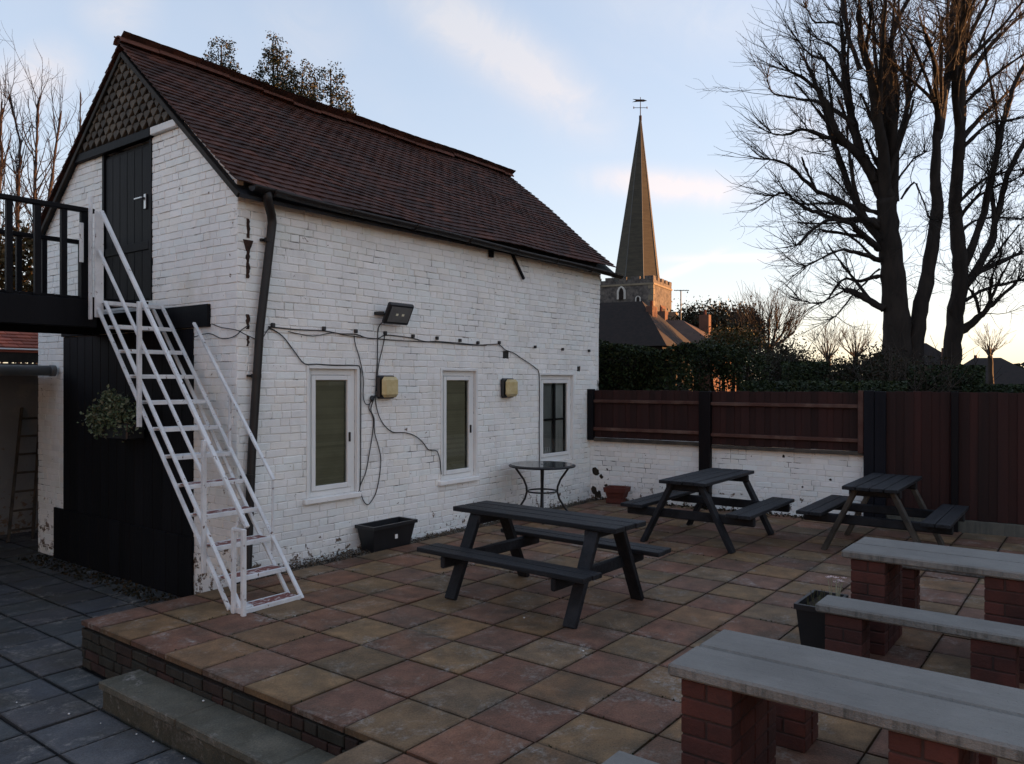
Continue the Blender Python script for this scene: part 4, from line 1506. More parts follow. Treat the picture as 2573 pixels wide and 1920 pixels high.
panel(.10, 1.79, .945, 1.675, (1.075, 1.505))
panel(1.97, 3.965, .915, 1.675, (1.055, 1.495))
bslab(.10, 1.79, .885, .94, .03, .075).build('base_rail', 'old_timber', fence)
bslab(1.97, 3.965, .865, .91, .03, .075).build('base_rail', 'old_timber', fence)
bslab(.0, .10, .90, 1.69, .02, .10).build('post', 'black_paint', fence)
bslab(1.795, 1.96, .02, 1.67, .012, .11, .006, (1.4, 1, .9)).build('post', 'black_paint', fence)
bslab(3.90, 3.965, .90, 1.70, .079, .10, .004, (.8, .7, .7)).build('post_cap', 'fence_rail', fence)
bslab(3.97, 4.09, -.02, 1.70, .012, .115, .006, (1.3, 1.4, 1.6)).build('post', 'black_paint', fence)
bslab(4.095, 4.225, -.02, 1.69, .012, .105, .006, (1.5, 1.6, 1.8)).build('post', 'black_paint', fence)
panel(4.23, 4.94, .15, 1.69, ())
bslab(4.945, 5.02, -.02, 1.695, .012, .10, .006, (1.5, 1.3, 1.2)).build('post', 'black_paint', fence)
panel(5.025, 7.2, .15, 1.69, ())
bslab(4.23, 4.94, -.02, .145, .018, .05, .005, (.55, .55, .5)).build('gravel_board', 'concrete', fence)
bslab(5.025, 7.2, -.02, .145, .018, .05, .005, (.55, .55, .5)).build('gravel_board', 'concrete', fence)

# ================================================================== trees: generators
def tubes_arrays(polys, n):
    Vs, Fs, o = [], [], 0
    ang = np.arange(n) * 2 * np.pi / n
    ca, sa = np.cos(ang)[None, :, None], np.sin(ang)[None, :, None]
    for pts, r in polys:
        k = len(pts)
        t = np.gradient(pts, axis=0)
        t /= np.linalg.norm(t, axis=1)[:, None] + 1e-9
        ref = np.array([.31, .87, .12]) if abs(t[0, 1]) < .9 else np.array([1., 0, 0])
        a = np.cross(t, ref)
        a /= np.linalg.norm(a, axis=1)[:, None] + 1e-9
        b = np.cross(t, a)
        V = pts[:, None, :] + (a[:, None, :] * ca + b[:, None, :] * sa) * np.asarray(r)[:, None, None]
        Vs.append(V.reshape(-1, 3))
        i = np.arange(k - 1)[:, None] * n
        j = np.arange(n)[None, :]
        j2 = (j + 1) % n
        Fs.append((np.stack([i + j, i + j2, i + n + j2, i + n + j], -1).reshape(-1, 4)) + o)
        o += k * n
    return np.concatenate(Vs), np.concatenate(Fs)


def unit(v):
    return v / (np.linalg.norm(v) + 1e-9)


def wander(p, d, L, r0, r1, k, wob, up):
    pts = [np.array(p, float)]
    d = unit(np.array(d, float))
    s = L / k
    for _ in range(k):
        d = unit(d + rng.normal(size=3) * wob + np.array([0, 0, up]))
        pts.append(pts[-1] + d * s)
    return np.array(pts), np.linspace(r0, r1, k + 1)


def sprout(polys_thin, pts, rad_, n_per_m, lmin, lmax, ang, up, wob, tw_n, tw_l, rmax, t0=.25):
    """side branches with twigs along a limb"""
    seg = np.linalg.norm(np.diff(pts, axis=0), axis=1)
    cum = np.concatenate([[0], np.cumsum(seg)])
    L = cum[-1]
    n = max(1, int(L * (1 - t0) * n_per_m))
    for _ in range(n):
        s = L * rng.uniform(t0, 1.0)
        i = min(np.searchsorted(cum, s) - 1, len(seg) - 1)
        f = (s - cum[i]) / max(seg[i], 1e-6)
        p = pts[i] * (1 - f) + pts[i + 1] * f
        d = unit(pts[i + 1] - pts[i])
        dd = unit(d + rng.normal(size=3) * ang)
        l = rng.uniform(lmin, lmax)
        r = min(rmax, float(np.interp(s, cum, rad_)) * .55)
        q, qr = wander(p, dd, l, r, max(r * .35, .003), 5, wob, up)
        polys_thin.append((q, qr))
        for _ in range(tw_n):
            j = rng.integers(1, 5)
            pp = q[j] + (q[j + 1] - q[j]) * rng.random()
            d2 = unit(unit(q[j + 1] - q[j]) + rng.normal(size=3) * .6)
            a, ar = wander(pp, d2, tw_l * rng.uniform(.5, 1.3), max(r * .4, .004), .0025, 4, wob * 1.3, up)
            polys_thin.append((a, ar))


def finish_tree(root, thick, thin, mat='bark', n1=8, n2=3):
    thick = [(q, np.asarray(r) * (1 + .10 * np.sin(np.arange(len(r)) * 2.3 + len(r)) * rng.uniform(.3, 1.0, len(r)))) for q, r in thick]
    V, F = tubes_arrays(thick, n1)
    V = V + rng.normal(size=V.shape) * .008
    fast_mesh('trunk', V, F, np.ones((1, 3)), mat, root, smooth=True)
    V, F = tubes_arrays(thin, n2)
    fast_mesh('crown', V, F, np.ones((1, 3)), mat, root)


def smooth_line(P, k=4):
    P = np.array(P, float)
    out = []
    for i in range(len(P) - 1):
        p0, p1, p2, p3 = P[max(i - 1, 0)], P[i], P[i + 1], P[min(i + 2, len(P) - 1)]
        for j in range(k):
            t = j / k
            out.append(.5 * (2 * p1 + (p2 - p0) * t + (2 * p0 - 5 * p1 + 4 * p2 - p3) * t * t + (3 * p1 - p0 - 3 * p2 + p3) * t ** 3))
    out.append(P[-1])
    return np.array(out)


def limb(px, r0, r1, depth, dd=0.0):
    """a limb sketched by points of its course, each at its own distance; radii in metres"""
    n = len(px)
    P = [np.array(at(x, y, depth + dd * i / max(1, n - 1))) for i, (x, y) in enumerate(px)]
    q = smooth_line(P)
    q[1:-1] += rng.normal(size=(len(q) - 2, 3)) * .010
    return q, np.linspace(r0, r1, len(q))


z3 = lambda *p: [(1549 + .3004 * x, .3004 * y) for x, y in p]
z4 = lambda *p: [(1549 + .3004 * x, 413 + .3004 * y) for x, y in p]

# ---- the two big bare pollarded trees
def big_tree(label, stems, limbs, depth, xt=1935):
    limbs = [([(xt + (x - xt) * .88 if x < xt else x, y) for x, y in px], a, b) for px, a, b in limbs]
    stems = [(px, a * .9, b) for px, a, b in stems]
    base = at(*stems[0][0][0], depth)
    root = thing('bare_tree', (base.x, base.y, -.44), label, 'tree', 'tall bare trees behind the red fence')
    thick, thin = [], []
    for px, r0, r1 in stems:
        thick.append(limb(px, r0, r1, depth))
    for px, r0, r1 in limbs:
        dd = random.uniform(-2.2, 2.2)
        q, r = limb(px, r0 * .88, r1 * .8, depth, dd)
        thick.append((q, r))
        lat = abs(float(np.dot(unit(q[-1] - q[0]), np.array(RIGHT))))
        lk = 1.0 if lat < .6 else .62
        sprout(thin, q, r, 5.0, .5 * lk, 1.9 * lk, .5, .06, .20, 9, .5, .017, .18)
        sprout(thin, q, r, 4.0, .4, 1.15, .55, .30, .14, 4, .35, .008, .3)      # fine shoots turning upwards
        if r0 > .06:                # companion limbs running up alongside
            for _ in range(3 if lat < .55 else 1):
                j = rng.integers(1, max(2, int(len(q) * .55)))
                d = unit(unit(q[min(j + 3, len(q) - 1)] - q[j]) + rng.normal(size=3) * .20 + np.array([0, 0, .2]))
                a, ar = wander(q[j], d, rng.uniform(1.5, 3.4) * (1 if lat < .55 else .6), r[j] * .55, .014, 8, .07, .05)
                thick.append((a, ar))
                sprout(thin, a, ar, 4.5, .5, 1.6, .55, .06, .22, 8, .5, .016, .25)
        for _ in range(9):          # shoots from the pollarded end
            d = unit(unit(q[-1] - q[-3]) + rng.normal(size=3) * .38 + np.array([0, 0, .25]))
            a, ar = wander(q[-1], d, rng.uniform(.6, 1.7), .013, .003, 6, .12, .08)
            thin.append((a, ar))
            for _ in range(3):
                j = rng.integers(1, 5)
                thin.append(wander(a[j], unit(unit(a[j + 1] - a[j]) + rng.normal(size=3) * .5), rng.uniform(.25, .7), .006, .0025, 3, .15, .05))
    for px, r0, r1 in stems:        # fine shoots up the trunks
        q, r = limb(px, r0, r1, depth)
        sprout(thin, q, r * 0 + .02, 7, .3, 1.1, 1.2, .10, .25, 4, .35, .010, .25)
    finish_tree(root, thick, thin, n1=11)


big_tree('big bare tree with a forked double trunk behind the fence',
         [([(1958, 900)] + z4((1290, 1350), (1300, 1100), (1290, 850), (1270, 600), (1240, 300), (1225, 60)) + z3((1225, 1450), (1215, 1250), (1205, 1000), (1200, 800)), .43, .12),
          (z4((1440, 1350), (1440, 1050), (1480, 800), (1540, 500), (1590, 100)) + z3((1575, 1250), (1600, 900), (1640, 650)), .24, .08)],
         [(z3((1190, 1420), (1060, 1200), (1000, 1080), (950, 900), (880, 650), (862, 400), (850, 190)), .17, .06),
          (z3((1200, 1450), (1190, 1100), (1130, 800), (1090, 550), (1010, 300), (990, 80)), .18, .06),
          (z3((1220, 1450), (1200, 1000), (1190, 700), (1200, 450), (1185, 250), (1190, 60)), .17, .06),
          (z3((1270, 1450), (1270, 1000), (1250, 700), (1240, 450), (1290, 180), (1400, -40)), .16, .045),
          (z3((1290, 1050), (1370, 780), (1390, 600), (1395, 430)), .085, .06),
          (z3((1270, 1000), (1300, 700), (1275, 430)), .085, .06),
          (z3((1120, 1300), (1000, 1130), (850, 1000), (780, 900), (700, 700), (560, 580), (430, 520)), .13, .03),
          (z3((1200, 1760), (1040, 1580), (930, 1400), (830, 1150), (760, 950), (680, 700), (560, 450)), .13, .04),
          (z3((1220, 1640), (1100, 1590), (1000, 1580), (800, 1575), (650, 1530), (520, 1480), (390, 1390), (300, 1410)), .10, .025),
          (z3((1160, 1640), (1020, 1560), (850, 1450), (650, 1370), (520, 1280), (420, 1190), (270, 1150)), .09, .02),
          (z3((1240, 1600), (1130, 1530), (850, 1470), (560, 1470)), .07, .025),
          (z4((1150, 420), (1000, 300), (900, 220), (700, 220), (480, 390)), .10, .02),
          (z4((1160, 500), (1000, 450), (820, 430), (560, 540)), .07, .02),
          (z4((1200, 850), (1080, 790), (950, 730), (880, 715)), .11, .085),
          (z4((1170, 610), (1000, 650), (850, 640), (700, 800), (520, 790)), .055, .012),
          (z4((1040, 340), (750, 290), (640, 280)), .05, .018),
          (z3((1010, 1100), (800, 1010), (700, 980), (540, 930), (400, 970), (280, 960)), .07, .015),
          (z3((960, 900), (800, 800), (650, 730), (560, 720), (420, 700), (280, 660), (240, 560)), .06, .01),
          (z3((900, 700), (720, 450), (600, 400), (500, 300)), .05, .012),
          (z3((870, 480), (800, 350), (650, 280)), .05, .018),
          (z3((1000, 500), (900, 250), (860, 60), (830, -120)), .07, .02),
          (z3((1100, 600), (1050, 350), (1080, 150), (1060, -100)), .06, .02),
          (z3((850, 190), (760, 160), (640, 160), (560, 60)), .04, .01),
          (z3((1300, 1300), (1420, 1150), (1500, 1100)), .03, .01),
          (z4((1160, 560), (1000, 700), (800, 900)), .025, .008),
          (z4((1330, 60), (1420, -60), (1480, 60), (1540, 200)), .03, .012),
          (z3((1600, 950), (1580, 550), (1510, 250)), .10, .045),
          (z3((1590, 1000), (1640, 700), (1690, 400), (1700, 100), (1720, -200)), .13, .06),
          (z3((1690, 500), (1760, 200), (1790, -150)), .07, .04)], 19.5)
big_tree('tall bare tree with spreading limbs at the right edge behind the fence',
         [([(2052, 900)] + z4((1690, 1350), (1700, 1150), (1720, 900), (1755, 650), (1745, 400), (1720, 150)) + z3((1725, 1350), (1745, 1050), (1758, 800), (1760, 500)), .28, .10)],
         [(z3((1740, 1150), (1760, 800), (1760, 500), (1770, 300), (1800, -50)), .17, .07),
          (z3((1745, 900), (1710, 600), (1740, 300), (1730, -80)), .11, .05),
          (z4((1770, 600), (1880, 300), (1960, 0)) + z3((2060, 900), (2130, 650), (2230, 450)), .12, .06),
          (z4((1800, 680), (1960, 400), (2040, 100)) + z3((2100, 1250), (2230, 1000)), .12, .07),
          (z4((1830, 620), (2000, 530), (2190, 450)), .09, .05),
          (z4((1790, 790), (1950, 700), (2160, 650), (2260, 620)), .055, .02),
          (z4((1760, 1010), (1860, 930), (1930, 870), (1980, 820), (2160, 660)), .13, .035),
          (z4((1900, 900), (1860, 760), (1810, 700)), .045, .03),
          (z4((1975, 830), (1970, 700), (2010, 550), (2040, 480)), .045, .02),
          (z3((1770, 1000), (1900, 850), (2000, 750), (2180, 600)), .08, .03),
          (z3((1770, 650), (1950, 350), (2180, 130)), .08, .03),
          (z3((1790, 450), (2000, 250), (2190, 30)), .07, .03),
          (z3((1760, 1080), (1950, 900), (2190, 850)), .06, .025),
          (z3((1780, 750), (1980, 560), (2200, 400)), .06, .025),
          (z3((1770, 350), (1900, 100), (2000, -150)), .06, .03),
          (z3((1750, 1450), (1950, 1280), (2200, 1220)), .05, .02),
          (z3((1760, 1560), (1900, 1400), (2170, 1280)), .05, .02),
          (z4((1750, 300), (1900, 200), (2200, 200)), .05, .02),
          (z4((1760, 170), (1860, 60), (1900, 0)), .04, .02)], 20.5)


def upright_tree(name, label, px, depth, r0, group=None, mat='bark_warm', spread=.38, dens=4.0, lim=(.7, 1.7), top=.02):
    base = at(*px[0], depth)
    root = thing(name, (base.x, base.y, -.44), label, 'tree', group)
    q, r = limb(px, r0, top, depth)
    q[0][2] = -.5
    thick, thin = [(q, r)], []
    sprout(thin, q, r, dens, lim[0], lim[1], spread, .12, .09, 6, .55, .022, .12)
    finish_tree(root, thick, thin, mat, 6)


GL = 'bare trees standing behind the walkway'
upright_tree('bare_tree', 'slender bare tree rising just left of the gable verge', [(78, 640), (75, 440), (78, 340), (80, 280), (84, 215)], 21, .05, GL, dens=8)
upright_tree('bare_tree', 'bare tree with a kinked stem near the left edge of the picture', [(40, 640), (38, 430), (45, 330), (34, 265), (20, 205)], 22, .05, GL, dens=8)
upright_tree('bare_tree', 'bare tree half cut off by the left edge of the picture', [(-8, 640), (-2, 430), (4, 340), (2, 270), (4, 220)], 20, .052, GL, dens=8)
upright_tree('bare_tree', 'faint small bare tree against the sky left of the roof', [(172, 640), (170, 400), (173, 300), (174, 200)], 30, .06, GL, spread=.5, dens=3)
upright_tree('bare_tree', 'thin leaning bare stem between the slender tree and the gable', [(100, 640), (105, 450), (120, 330), (133, 240)], 24, .06, GL)


def crown_points(ells, nclump, per, sig):
    """leaf clumps scattered through ellipsoids (centre, radii), thinner towards the middle"""
    out = []
    tot = sum(e[1][0] * e[1][1] * e[1][2] for e in ells)
    for c, r in ells:
        k = max(3, int(nclump * (r[0] * r[1] * r[2]) / tot))
        d = rng.normal(size=(k, 3))
        d /= np.linalg.norm(d, axis=1)[:, None]
        rr = rng.uniform(.25, 1.0, k) ** .5
        cen = np.array(c) + d * rr[:, None] * np.array(r)
        for q in cen:
            out.append(q + rng.normal(size=(per, 3)) * sig * rng.uniform(.6, 1.3))
    return np.concatenate(out)


def leafy(name, label, ells, nclump, per, sig, size, cols, cat='tree', group=None, trunk=None, elong=1.5):
    lo = min(e[0][2] - e[1][2] for e in ells)
    c = np.mean([e[0] for e in ells], axis=0)
    root = thing(name, (c[0], c[1], -.44), label, cat, group)
    P = crown_points(ells, nclump, per, sig)
    P = P[P[:, 2] > -.4]
    cc = np.array(cols)[rng.integers(0, len(cols), len(P))] * rng.uniform(.7, 1.25, (len(P), 1))
    V, F, cl = leaves_arrays(P, size, cc, elong)
    fast_mesh('crown', V, F, cl, 'leaf', root)
    th = []
    for e in ells:
        th.append((np.array([(c[0], c[1], -.44), (c[0] * .6 + e[0][0] * .4, c[1] * .6 + e[0][1] * .4, (e[0][2] - .44) * .5), (e[0][0], e[0][1], e[0][2] + e[1][2] * .6)]), np.array([trunk or .12, (trunk or .12) * .7, .02])))
    V, F = tubes_arrays(th, 6)
    fast_mesh('trunk', V, F, np.ones((1, 3)), 'bark', root)
    return root


def ell(px, py, d, rx, ry, rz):
    p = at(px, py, d)
    return ((p.x, p.y, p.z), (rx, ry, rz))


k24 = 24 * 1.1622 / 1971.3
EV = [(.035, .045, .028), (.055, .060, .035), (.022, .030, .020), (.075, .060, .035)]
GE = 'evergreens rising behind the ridge'
leafy('evergreen_tree', 'left of the three feathery evergreens showing above the ridge', [ell(478, 130, 24, .5, .5, .75), ell(505, 190, 24.5, .8, .8, .7), ell(455, 190, 24, .5, .5, .5), ell(545, 235, 24, .6, .6, .6)], 330, 18, .07, .024, EV, group=GE)
leafy('evergreen_tree', 'tallest feathery evergreen above the middle of the ridge', [ell(590, 110, 24, .35, .35, .55), ell(600, 160, 24, .62, .62, .8), ell(620, 220, 24, .9, .9, .9), ell(655, 185, 24.5, .5, .5, .8), ell(560, 185, 24, .3, .3, .4)], 480, 20, .075, .024, EV, group=GE)
leafy('evergreen_tree', 'right and smallest feathery evergreen above the ridge', [ell(715, 180, 24, .45, .45, .55), ell(715, 230, 24, .7, .7, .7), ell(735, 270, 24, .7, .7, .7)], 280, 18, .07, .024, EV, group=GE)

# ---- hedge and shrubs behind the fence
HG = [(.020, .034, .014), (.032, .050, .020), (.012, .022, .010), (.045, .055, .020)]
hedge = thing('laurel_hedge', (8.9, 4.4, -.44), 'tall dark green laurel hedge above the fence beside the church', 'hedge')
n = 60000
yy = rng.uniform(1.1, 8.6, n)
ht = np.minimum(2.32 + .085 * (yy - 1), 2.62) + .07 * np.sin(yy * 2.1) + .05 * np.sin(yy * 5.3 + 1)
zz = rng.uniform(0, 1, n) ** .75 * ht
face = rng.random(n)
xx = np.where(face < .62, 8.25 + np.abs(rng.normal(0, .10, n)), rng.uniform(8.25, 9.5, n))
top = (face > .62)
zz = np.where(top, ht - np.abs(rng.normal(0, .10, n)), zz)
P = np.stack([xx + .10 * np.sin(yy * 3.7 + zz * 4), yy, zz], 1)
cc = np.array(HG)[rng.integers(0, 4, n)] * rng.uniform(.6, 1.4, (n, 1))
V, F, cl = leaves_arrays(P, .0185, cc, 1.7)
fast_mesh('foliage', V, F, cl, 'leaf', hedge)
MB().box(8.55, 9.25, 1.8, 8.5, -.4, 2.15, .1, (.5, .5, .5)).build('inner_twigs', 'bark', hedge)

leafy('ivy_bush', 'ragged ivy-clad bush with gaps at the right end of the hedge',
      [ell(1530, 800, 14, .55, .5, .50), ell(1590, 785, 14, .5, .5, .30), ell(1560, 762, 14.5, .45, .4, .22), ell(1620, 800, 14.2, .35, .35, .25)], 130, 60, .10, .017, HG, 'bush', trunk=.06)
leafy('copper_bush', 'russet-topped bush just right of the tiled roofs', [ell(1585, 742, 22, .9, .8, .32)], 80, 70, .16, .026, [(.07, .065, .022), (.095, .055, .02), (.06, .05, .02)], 'bush', trunk=.06)
leafy('holm_oak', 'dark round-headed evergreen oak right of the church', [ell(1545, 705, 55, 3.4, 3, 1.35), ell(1500, 715, 55, 1.5, 1.5, .9), ell(1600, 715, 55, 2.0, 2, 1.1)], 170, 110, .38, .065, [(.022, .026, .015), (.035, .035, .02), (.05, .032, .02)], trunk=.3)


def twiggy(name, label, px0, px1, ytop, ybot, depth, n, group=None, mat='bark_pale', leaves=0, lcol=HG):
    c = at((px0 + px1) / 2, ybot, depth)
    root = thing(name, (c.x, c.y, -.44), label, 'shrub', group)
    thin = []
    for _ in range(n):
        a = at(random.uniform(px0, px1), ybot, depth + random.uniform(-1, 1))
        b = at(random.uniform(px0, px1), random.uniform(ytop, (ytop + ybot) / 2), depth + random.uniform(-1, 1))
        d = np.array(b - a)
        L = np.linalg.norm(d)
        q, r = wander(np.array((a.x, a.y, max(-.44, a.z - .6))), d, L + .6, .014, .004, 6, .13, .03)
        thin.append((q, r))
        for _ in range(6):
            j = rng.integers(1, 6)
            thin.append(wander(q[j], unit(unit(d) + rng.normal(size=3) * .6), rng.uniform(.2, .6) * min(1.5, L / 1.2), .006, .003, 3, .2, .03))
    V, F = tubes_arrays(thin, 3)
    fast_mesh('twigs', V, F, np.ones((1, 3)), mat, root)
    if leaves:
        P = np.stack([np.array(at(random.uniform(px0, px1), random.uniform(ytop + (ybot - ytop) * .25, ybot + 15), depth + random.uniform(-1, 1))) for _ in range(leaves)])
        cc = np.array(lcol)[rng.integers(0, len(lcol), leaves)] * rng.uniform(.6, 1.3, (leaves, 1))
        V, F, cl = leaves_arrays(P, .020, cc, 1.5)
        fast_mesh('foliage', V, F, cl, 'leaf', root)
    return root


GS = 'shrubs behind the fence'
SB = [(.030, .024, .015), (.022, .026, .013), (.040, .026, .016)]
leafy('shrub', 'rounded dark shrub rising right of the ivy bush', [ell(1685, 795, 19, .9, .8, .5), ell(1700, 765, 19, .5, .5, .35)], 90, 60, .16, .02, SB, 'shrub', GS, trunk=.04)
leafy('shrub', 'long brown-green shrub mass below the far pollards', [ell(1760, 812, 20, 1.1, .8, .42), ell(1830, 815, 20, 1.0, .8, .4)], 110, 60, .18, .02, SB, 'shrub', GS, trunk=.04)
leafy('shrub', 'dark evergreen shrub left of the big tree foot', [ell(1890, 812, 18, .7, .7, .48)], 70, 60, .16, .02, SB, 'shrub', GS, trunk=.04)
BR = [(.05, .035, .022), (.03, .03, .018), (.022, .03, .014)]
twiggy('shrub', 'brown twiggy shrub under the pollarded tree', 1630, 1720, 735, 850, 17, 50, GS, 'bark_pale', 2600, BR)
twiggy('shrub', 'dark green shrub left of the big double trunk', 1690, 1790, 760, 850, 16, 30, GS, 'bark', 6500, HG)
twiggy('shrub', 'low bare shrub against the foot of the big double trunk', 1780, 1910, 770, 850, 16, 50, GS, 'bark', 3000, BR)
twiggy('shrub', 'pale dead stems in front of the big tree trunks', 1850, 2060, 740, 850, 15, 60, GS, 'bark_pale', 900, BR)
twiggy('shrub', 'ivy mound at the foot of the right-hand tree', 1960, 2130, 770, 850, 16, 25, GS, 'bark', 9500, HG)
twiggy('shrub', 'low dark hedge top showing at the right end of the fence', 2080, 2260, 825, 852, 15, 20, GS, 'bark', 5000, HG)
twiggy('shrub', 'dense low greenery along the fence top in the middle', 1600, 1960, 815, 852, 13.5, 20, GS, 'bark', 8500, HG)


def pollard(label, x, ybase, yfork, ytop, w, depth, r0, n):
    base = at(x, ybase, depth)
    root = thing('pollarded_tree', (base.x, base.y, -.44), label, 'tree', 'pollarded trees in the distance')
    q, r = limb([(x, ybase + 60), (x + 2, ybase), (x, yfork)], r0, r0 * .7, depth)
    thick, thin = [(q, r)], []
    for k in range(7):
        f = (k - 3) / 3
        e = (x + f * w * .55, yfork - (yfork - ytop) * (.45 - .2 * abs(f)))
        ql, rl = limb([(x, yfork + 4), (x + f * w * .25, yfork - 8), e], r0 * .34, r0 * .16, depth, random.uniform(-1.5, 1.5))
        thick.append((ql, rl))
        for _ in range(n):
            d = unit(np.array([0, 0, 1.0]) + np.array(RIGHT) * f * .55 + rng.normal(size=3) * .24)
            L = (yfork - ytop) * .66 * 1.1622 / 1971.3 * depth * rng.uniform(.6, 1.1)
            j = rng.integers(len(ql) // 2, len(ql))
            a, ar = wander(ql[j], d, L, r0 * .06, .005, 5, .07, .02)
            thin.append((a, ar))
            for _ in range(3):
                i = rng.integers(1, 5)
                thin.append(wander(a[i], unit(d + rng.normal(size=3) * .3), L * rng.uniform(.3, .6), r0 * .04, .006, 3, .08, .02))
    finish_tree(root, thick, thin, 'bark_pale', 6)


pollard('fan-shaped pollarded tree right of the dark oak', 1662, 800, 748, 628, 100, 42, .30, 24)
pollard('small pollarded tree with upright shoots in the far row', 1790, 800, 775, 690, 40, 46, .2, 7)
pollard('far pollarded tree beside the big double trunk', 1850, 800, 772, 695, 45, 48, .22, 7)
pollard('small pollarded tree between the far chimneys', 2140, 850, 770, 700, 30, 34, .13, 5)

# ================================================================== church
DC = 84.0
kc = DC * 1.1622 / 1971.3
zc = lambda y, d=DC: 1.822 + (822.3 - y) * 1.1622 / 1971.3 * d
ch = thing('church', at(1366, 1000, DC + 4) * 1.0, 'flint church tower with tall shingled spire and weathervane', 'church')
ch.location.z = -.44
OFF[ch] = Vector(ch.location)
Cn = at(1412, 822, DC)
Cn.z = 0
rh = Vector((RIGHT.x, RIGHT.y, 0)).normalized()
fh = Vector((FWD.x, FWD.y, 0)).normalized()
eR = (rh * .46 + fh * .888).normalized()
eL = (rh * -.888 + fh * .46).normalized()
TWD = 7.0
M = Matrix((eL, eR, Z)).transposed().to_4x4()      # local x along the shaded face, y along the sunlit face
M.translation = Cn
ZT = zc(603)
MB().box(0, TWD, 0, TWD, -.44, ZT, 0, (1, 1, 1), M).build('tower', 'flint', ch)
MB().box(-.08, TWD + .08, -.08, TWD + .08, ZT - .55, ZT - .35, 0, (1, 1, 1), M).build('string_course', 'quoin', ch)
for i in range(5):
    for (a0, a1, b0, b1) in ((i * 1.5, i * 1.5 + .95, -.02, .3), (-.02, .3, i * 1.5 + .05, i * 1.5 + 1.0), (i * 1.5, i * 1.5 + .95, TWD - .3, TWD + .02)):
        MB().box(a0, min(a1, TWD), b0, min(b1, TWD), ZT, ZT + .42, 0, (1, 1, 1), M).build('battlement', 'flint', ch)
MB().box(.25, TWD - .25, .25, TWD - .25, ZT + .003, ZT + .15, 0, (1, 1, 1), M).build('tower_roof', 'lead', ch)
for k in range(18):                       # corner quoins
    z0 = zc(760) + k * .62
    if z0 > ZT - .7:
        break
    s = .55 if k % 2 else .32
    MB().box(-.03, s, -.03, .55 if not k % 2 else .32, z0, z0 + .55, 0, GREY(.8, 1.1), M).build('quoin', 'quoin', ch)
# belfry lancets
def lancet(face, u, zb, w, hgt):
    fr = (Cn, eL, Z, Vector(-eR)) if face == 0 else (Cn, -eR, Z, Vector(-eL))
    s = -1 if face else 1
    arch = lambda w_, h_: [(s * u - w_, zb), (s * u + w_, zb), (s * u + w_, zb + h_ * .62), (s * u + w_ * .6, zb + h_ * .88), (s * u, zb + h_), (s * u - w_ * .6, zb + h_ * .88), (s * u - w_, zb + h_ * .62)]
    def flip(P):
        return P if fr[1].cross(fr[2]).dot(fr[3]) > 0 else P[::-1]
    o = MB().piece(flip(arch(w * 1.9, hgt * 1.15)), fr, .02, .10, .01).build('window', 'render_pale', ch)
    MB().piece(flip(arch(w, hgt)), fr, .0, .13, .01).build('louvre', 'house_dark', o)


lancet(0, (1412 - 1350) * kc / .86, zc(643), .26, 1.25)
lancet(0, (1412 - 1383) * kc / .86, zc(650), .16, .55)
for (u0, u1, y0, y1) in ((2.5, 4.4, 655, 700),):
    MB().box(-.10, .02, u0, u1, zc(y1), zc(y0), 0, (1, 1, 1), M).build('window', 'house_brick', ch)
    MB().box(-.14, .02, u0 + .5, u1 - .5, zc(y1), zc(y0 + 6), 0, (1, 1, 1), M).build('louvre', 'house_dark', ch)
for y_ in (.25, 5.6):
    MB().box(-.9, .0, y_, y_ + 1.0, -.44, zc(690) if y_ < 1 else zc(665), 0, (1, 1, 1), M).build('buttress', 'quoin', ch)
# spire: eight tapering faces with lead-rolled edges
Sc = Cn + eL * (TWD / 2) + eR * (TWD / 2) + rh * .5
DS = DC + 3.5
z0, z1 = ZT + .15, zc(245, DS)
R0 = 2.72
spr = MB()
V, F = [], []
prof = [(R0, z0), (R0 * .93, z0 + 1.0), (.07, z1)]
o8 = rad(11)
for r, z_ in prof:
    for k in range(8):
        a = o8 + k * math.pi / 4
        p = Sc + eL * (r * math.cos(a)) + eR * (r * math.sin(a)) + rh * (.35 * (z_ - z0) / (z1 - z0))
        V.append((p.x, p.y, z_))
for i in range(2):
    for k in range(8):
        F.append((i * 8 + k, i * 8 + (k + 1) % 8, (i + 1) * 8 + (k + 1) % 8, (i + 1) * 8 + k))
spr.add(V, F)
spire = spr.build('spire', 'shingle', ch)
for k in range(8):
    MB().tube([V[k], V[8 + k], V[16 + k]], [.055, .05, .02], 5).build('edge_roll', 'lead', spire)
vane = MB()
top = Vector((Sc.x, Sc.y, z1)) + rh * .35
vane.tube([top - Z * .4, top + Z * .15], .16, 8)
vane.tube([top + Z * .1, top + Z * 2.25], [.05, .035], 6)
vane.bar(top + Z * 1.05 - rh * .75, top + Z * 1.05 + rh * .75, .05, .05)
for s in (-.75, .75):
    vane.box(-.08, .08, -.02, .02, -.1, .12, 0, (1, 1, 1), Matrix.Translation(top + Z * 1.05 + rh * s))
q = top + Z * 1.85
pts = [(.75, 0), (.35, .14), (-.15, .14), (-.9, .17), (-.5, .02), (-.95, -.17), (-.15, -.12), (.35, -.12)]
vane.add([q + rh * x + Z * y + fh * .02 for x, y in pts] + [q + rh * x + Z * y - fh * .02 for x, y in pts],
         [(0, 1, 2, 5, 6, 7), (2, 3, 4, 5)] + [(8 + 7, 8 + 6, 8 + 5, 8 + 2, 8 + 1, 8), (8 + 5, 8 + 4, 8 + 3, 8 + 2)] + [(i, (i + 1) % 8, 8 + (i + 1) % 8, 8 + i) for i in range(8)])
vane.build('weathervane', 'rust', ch)

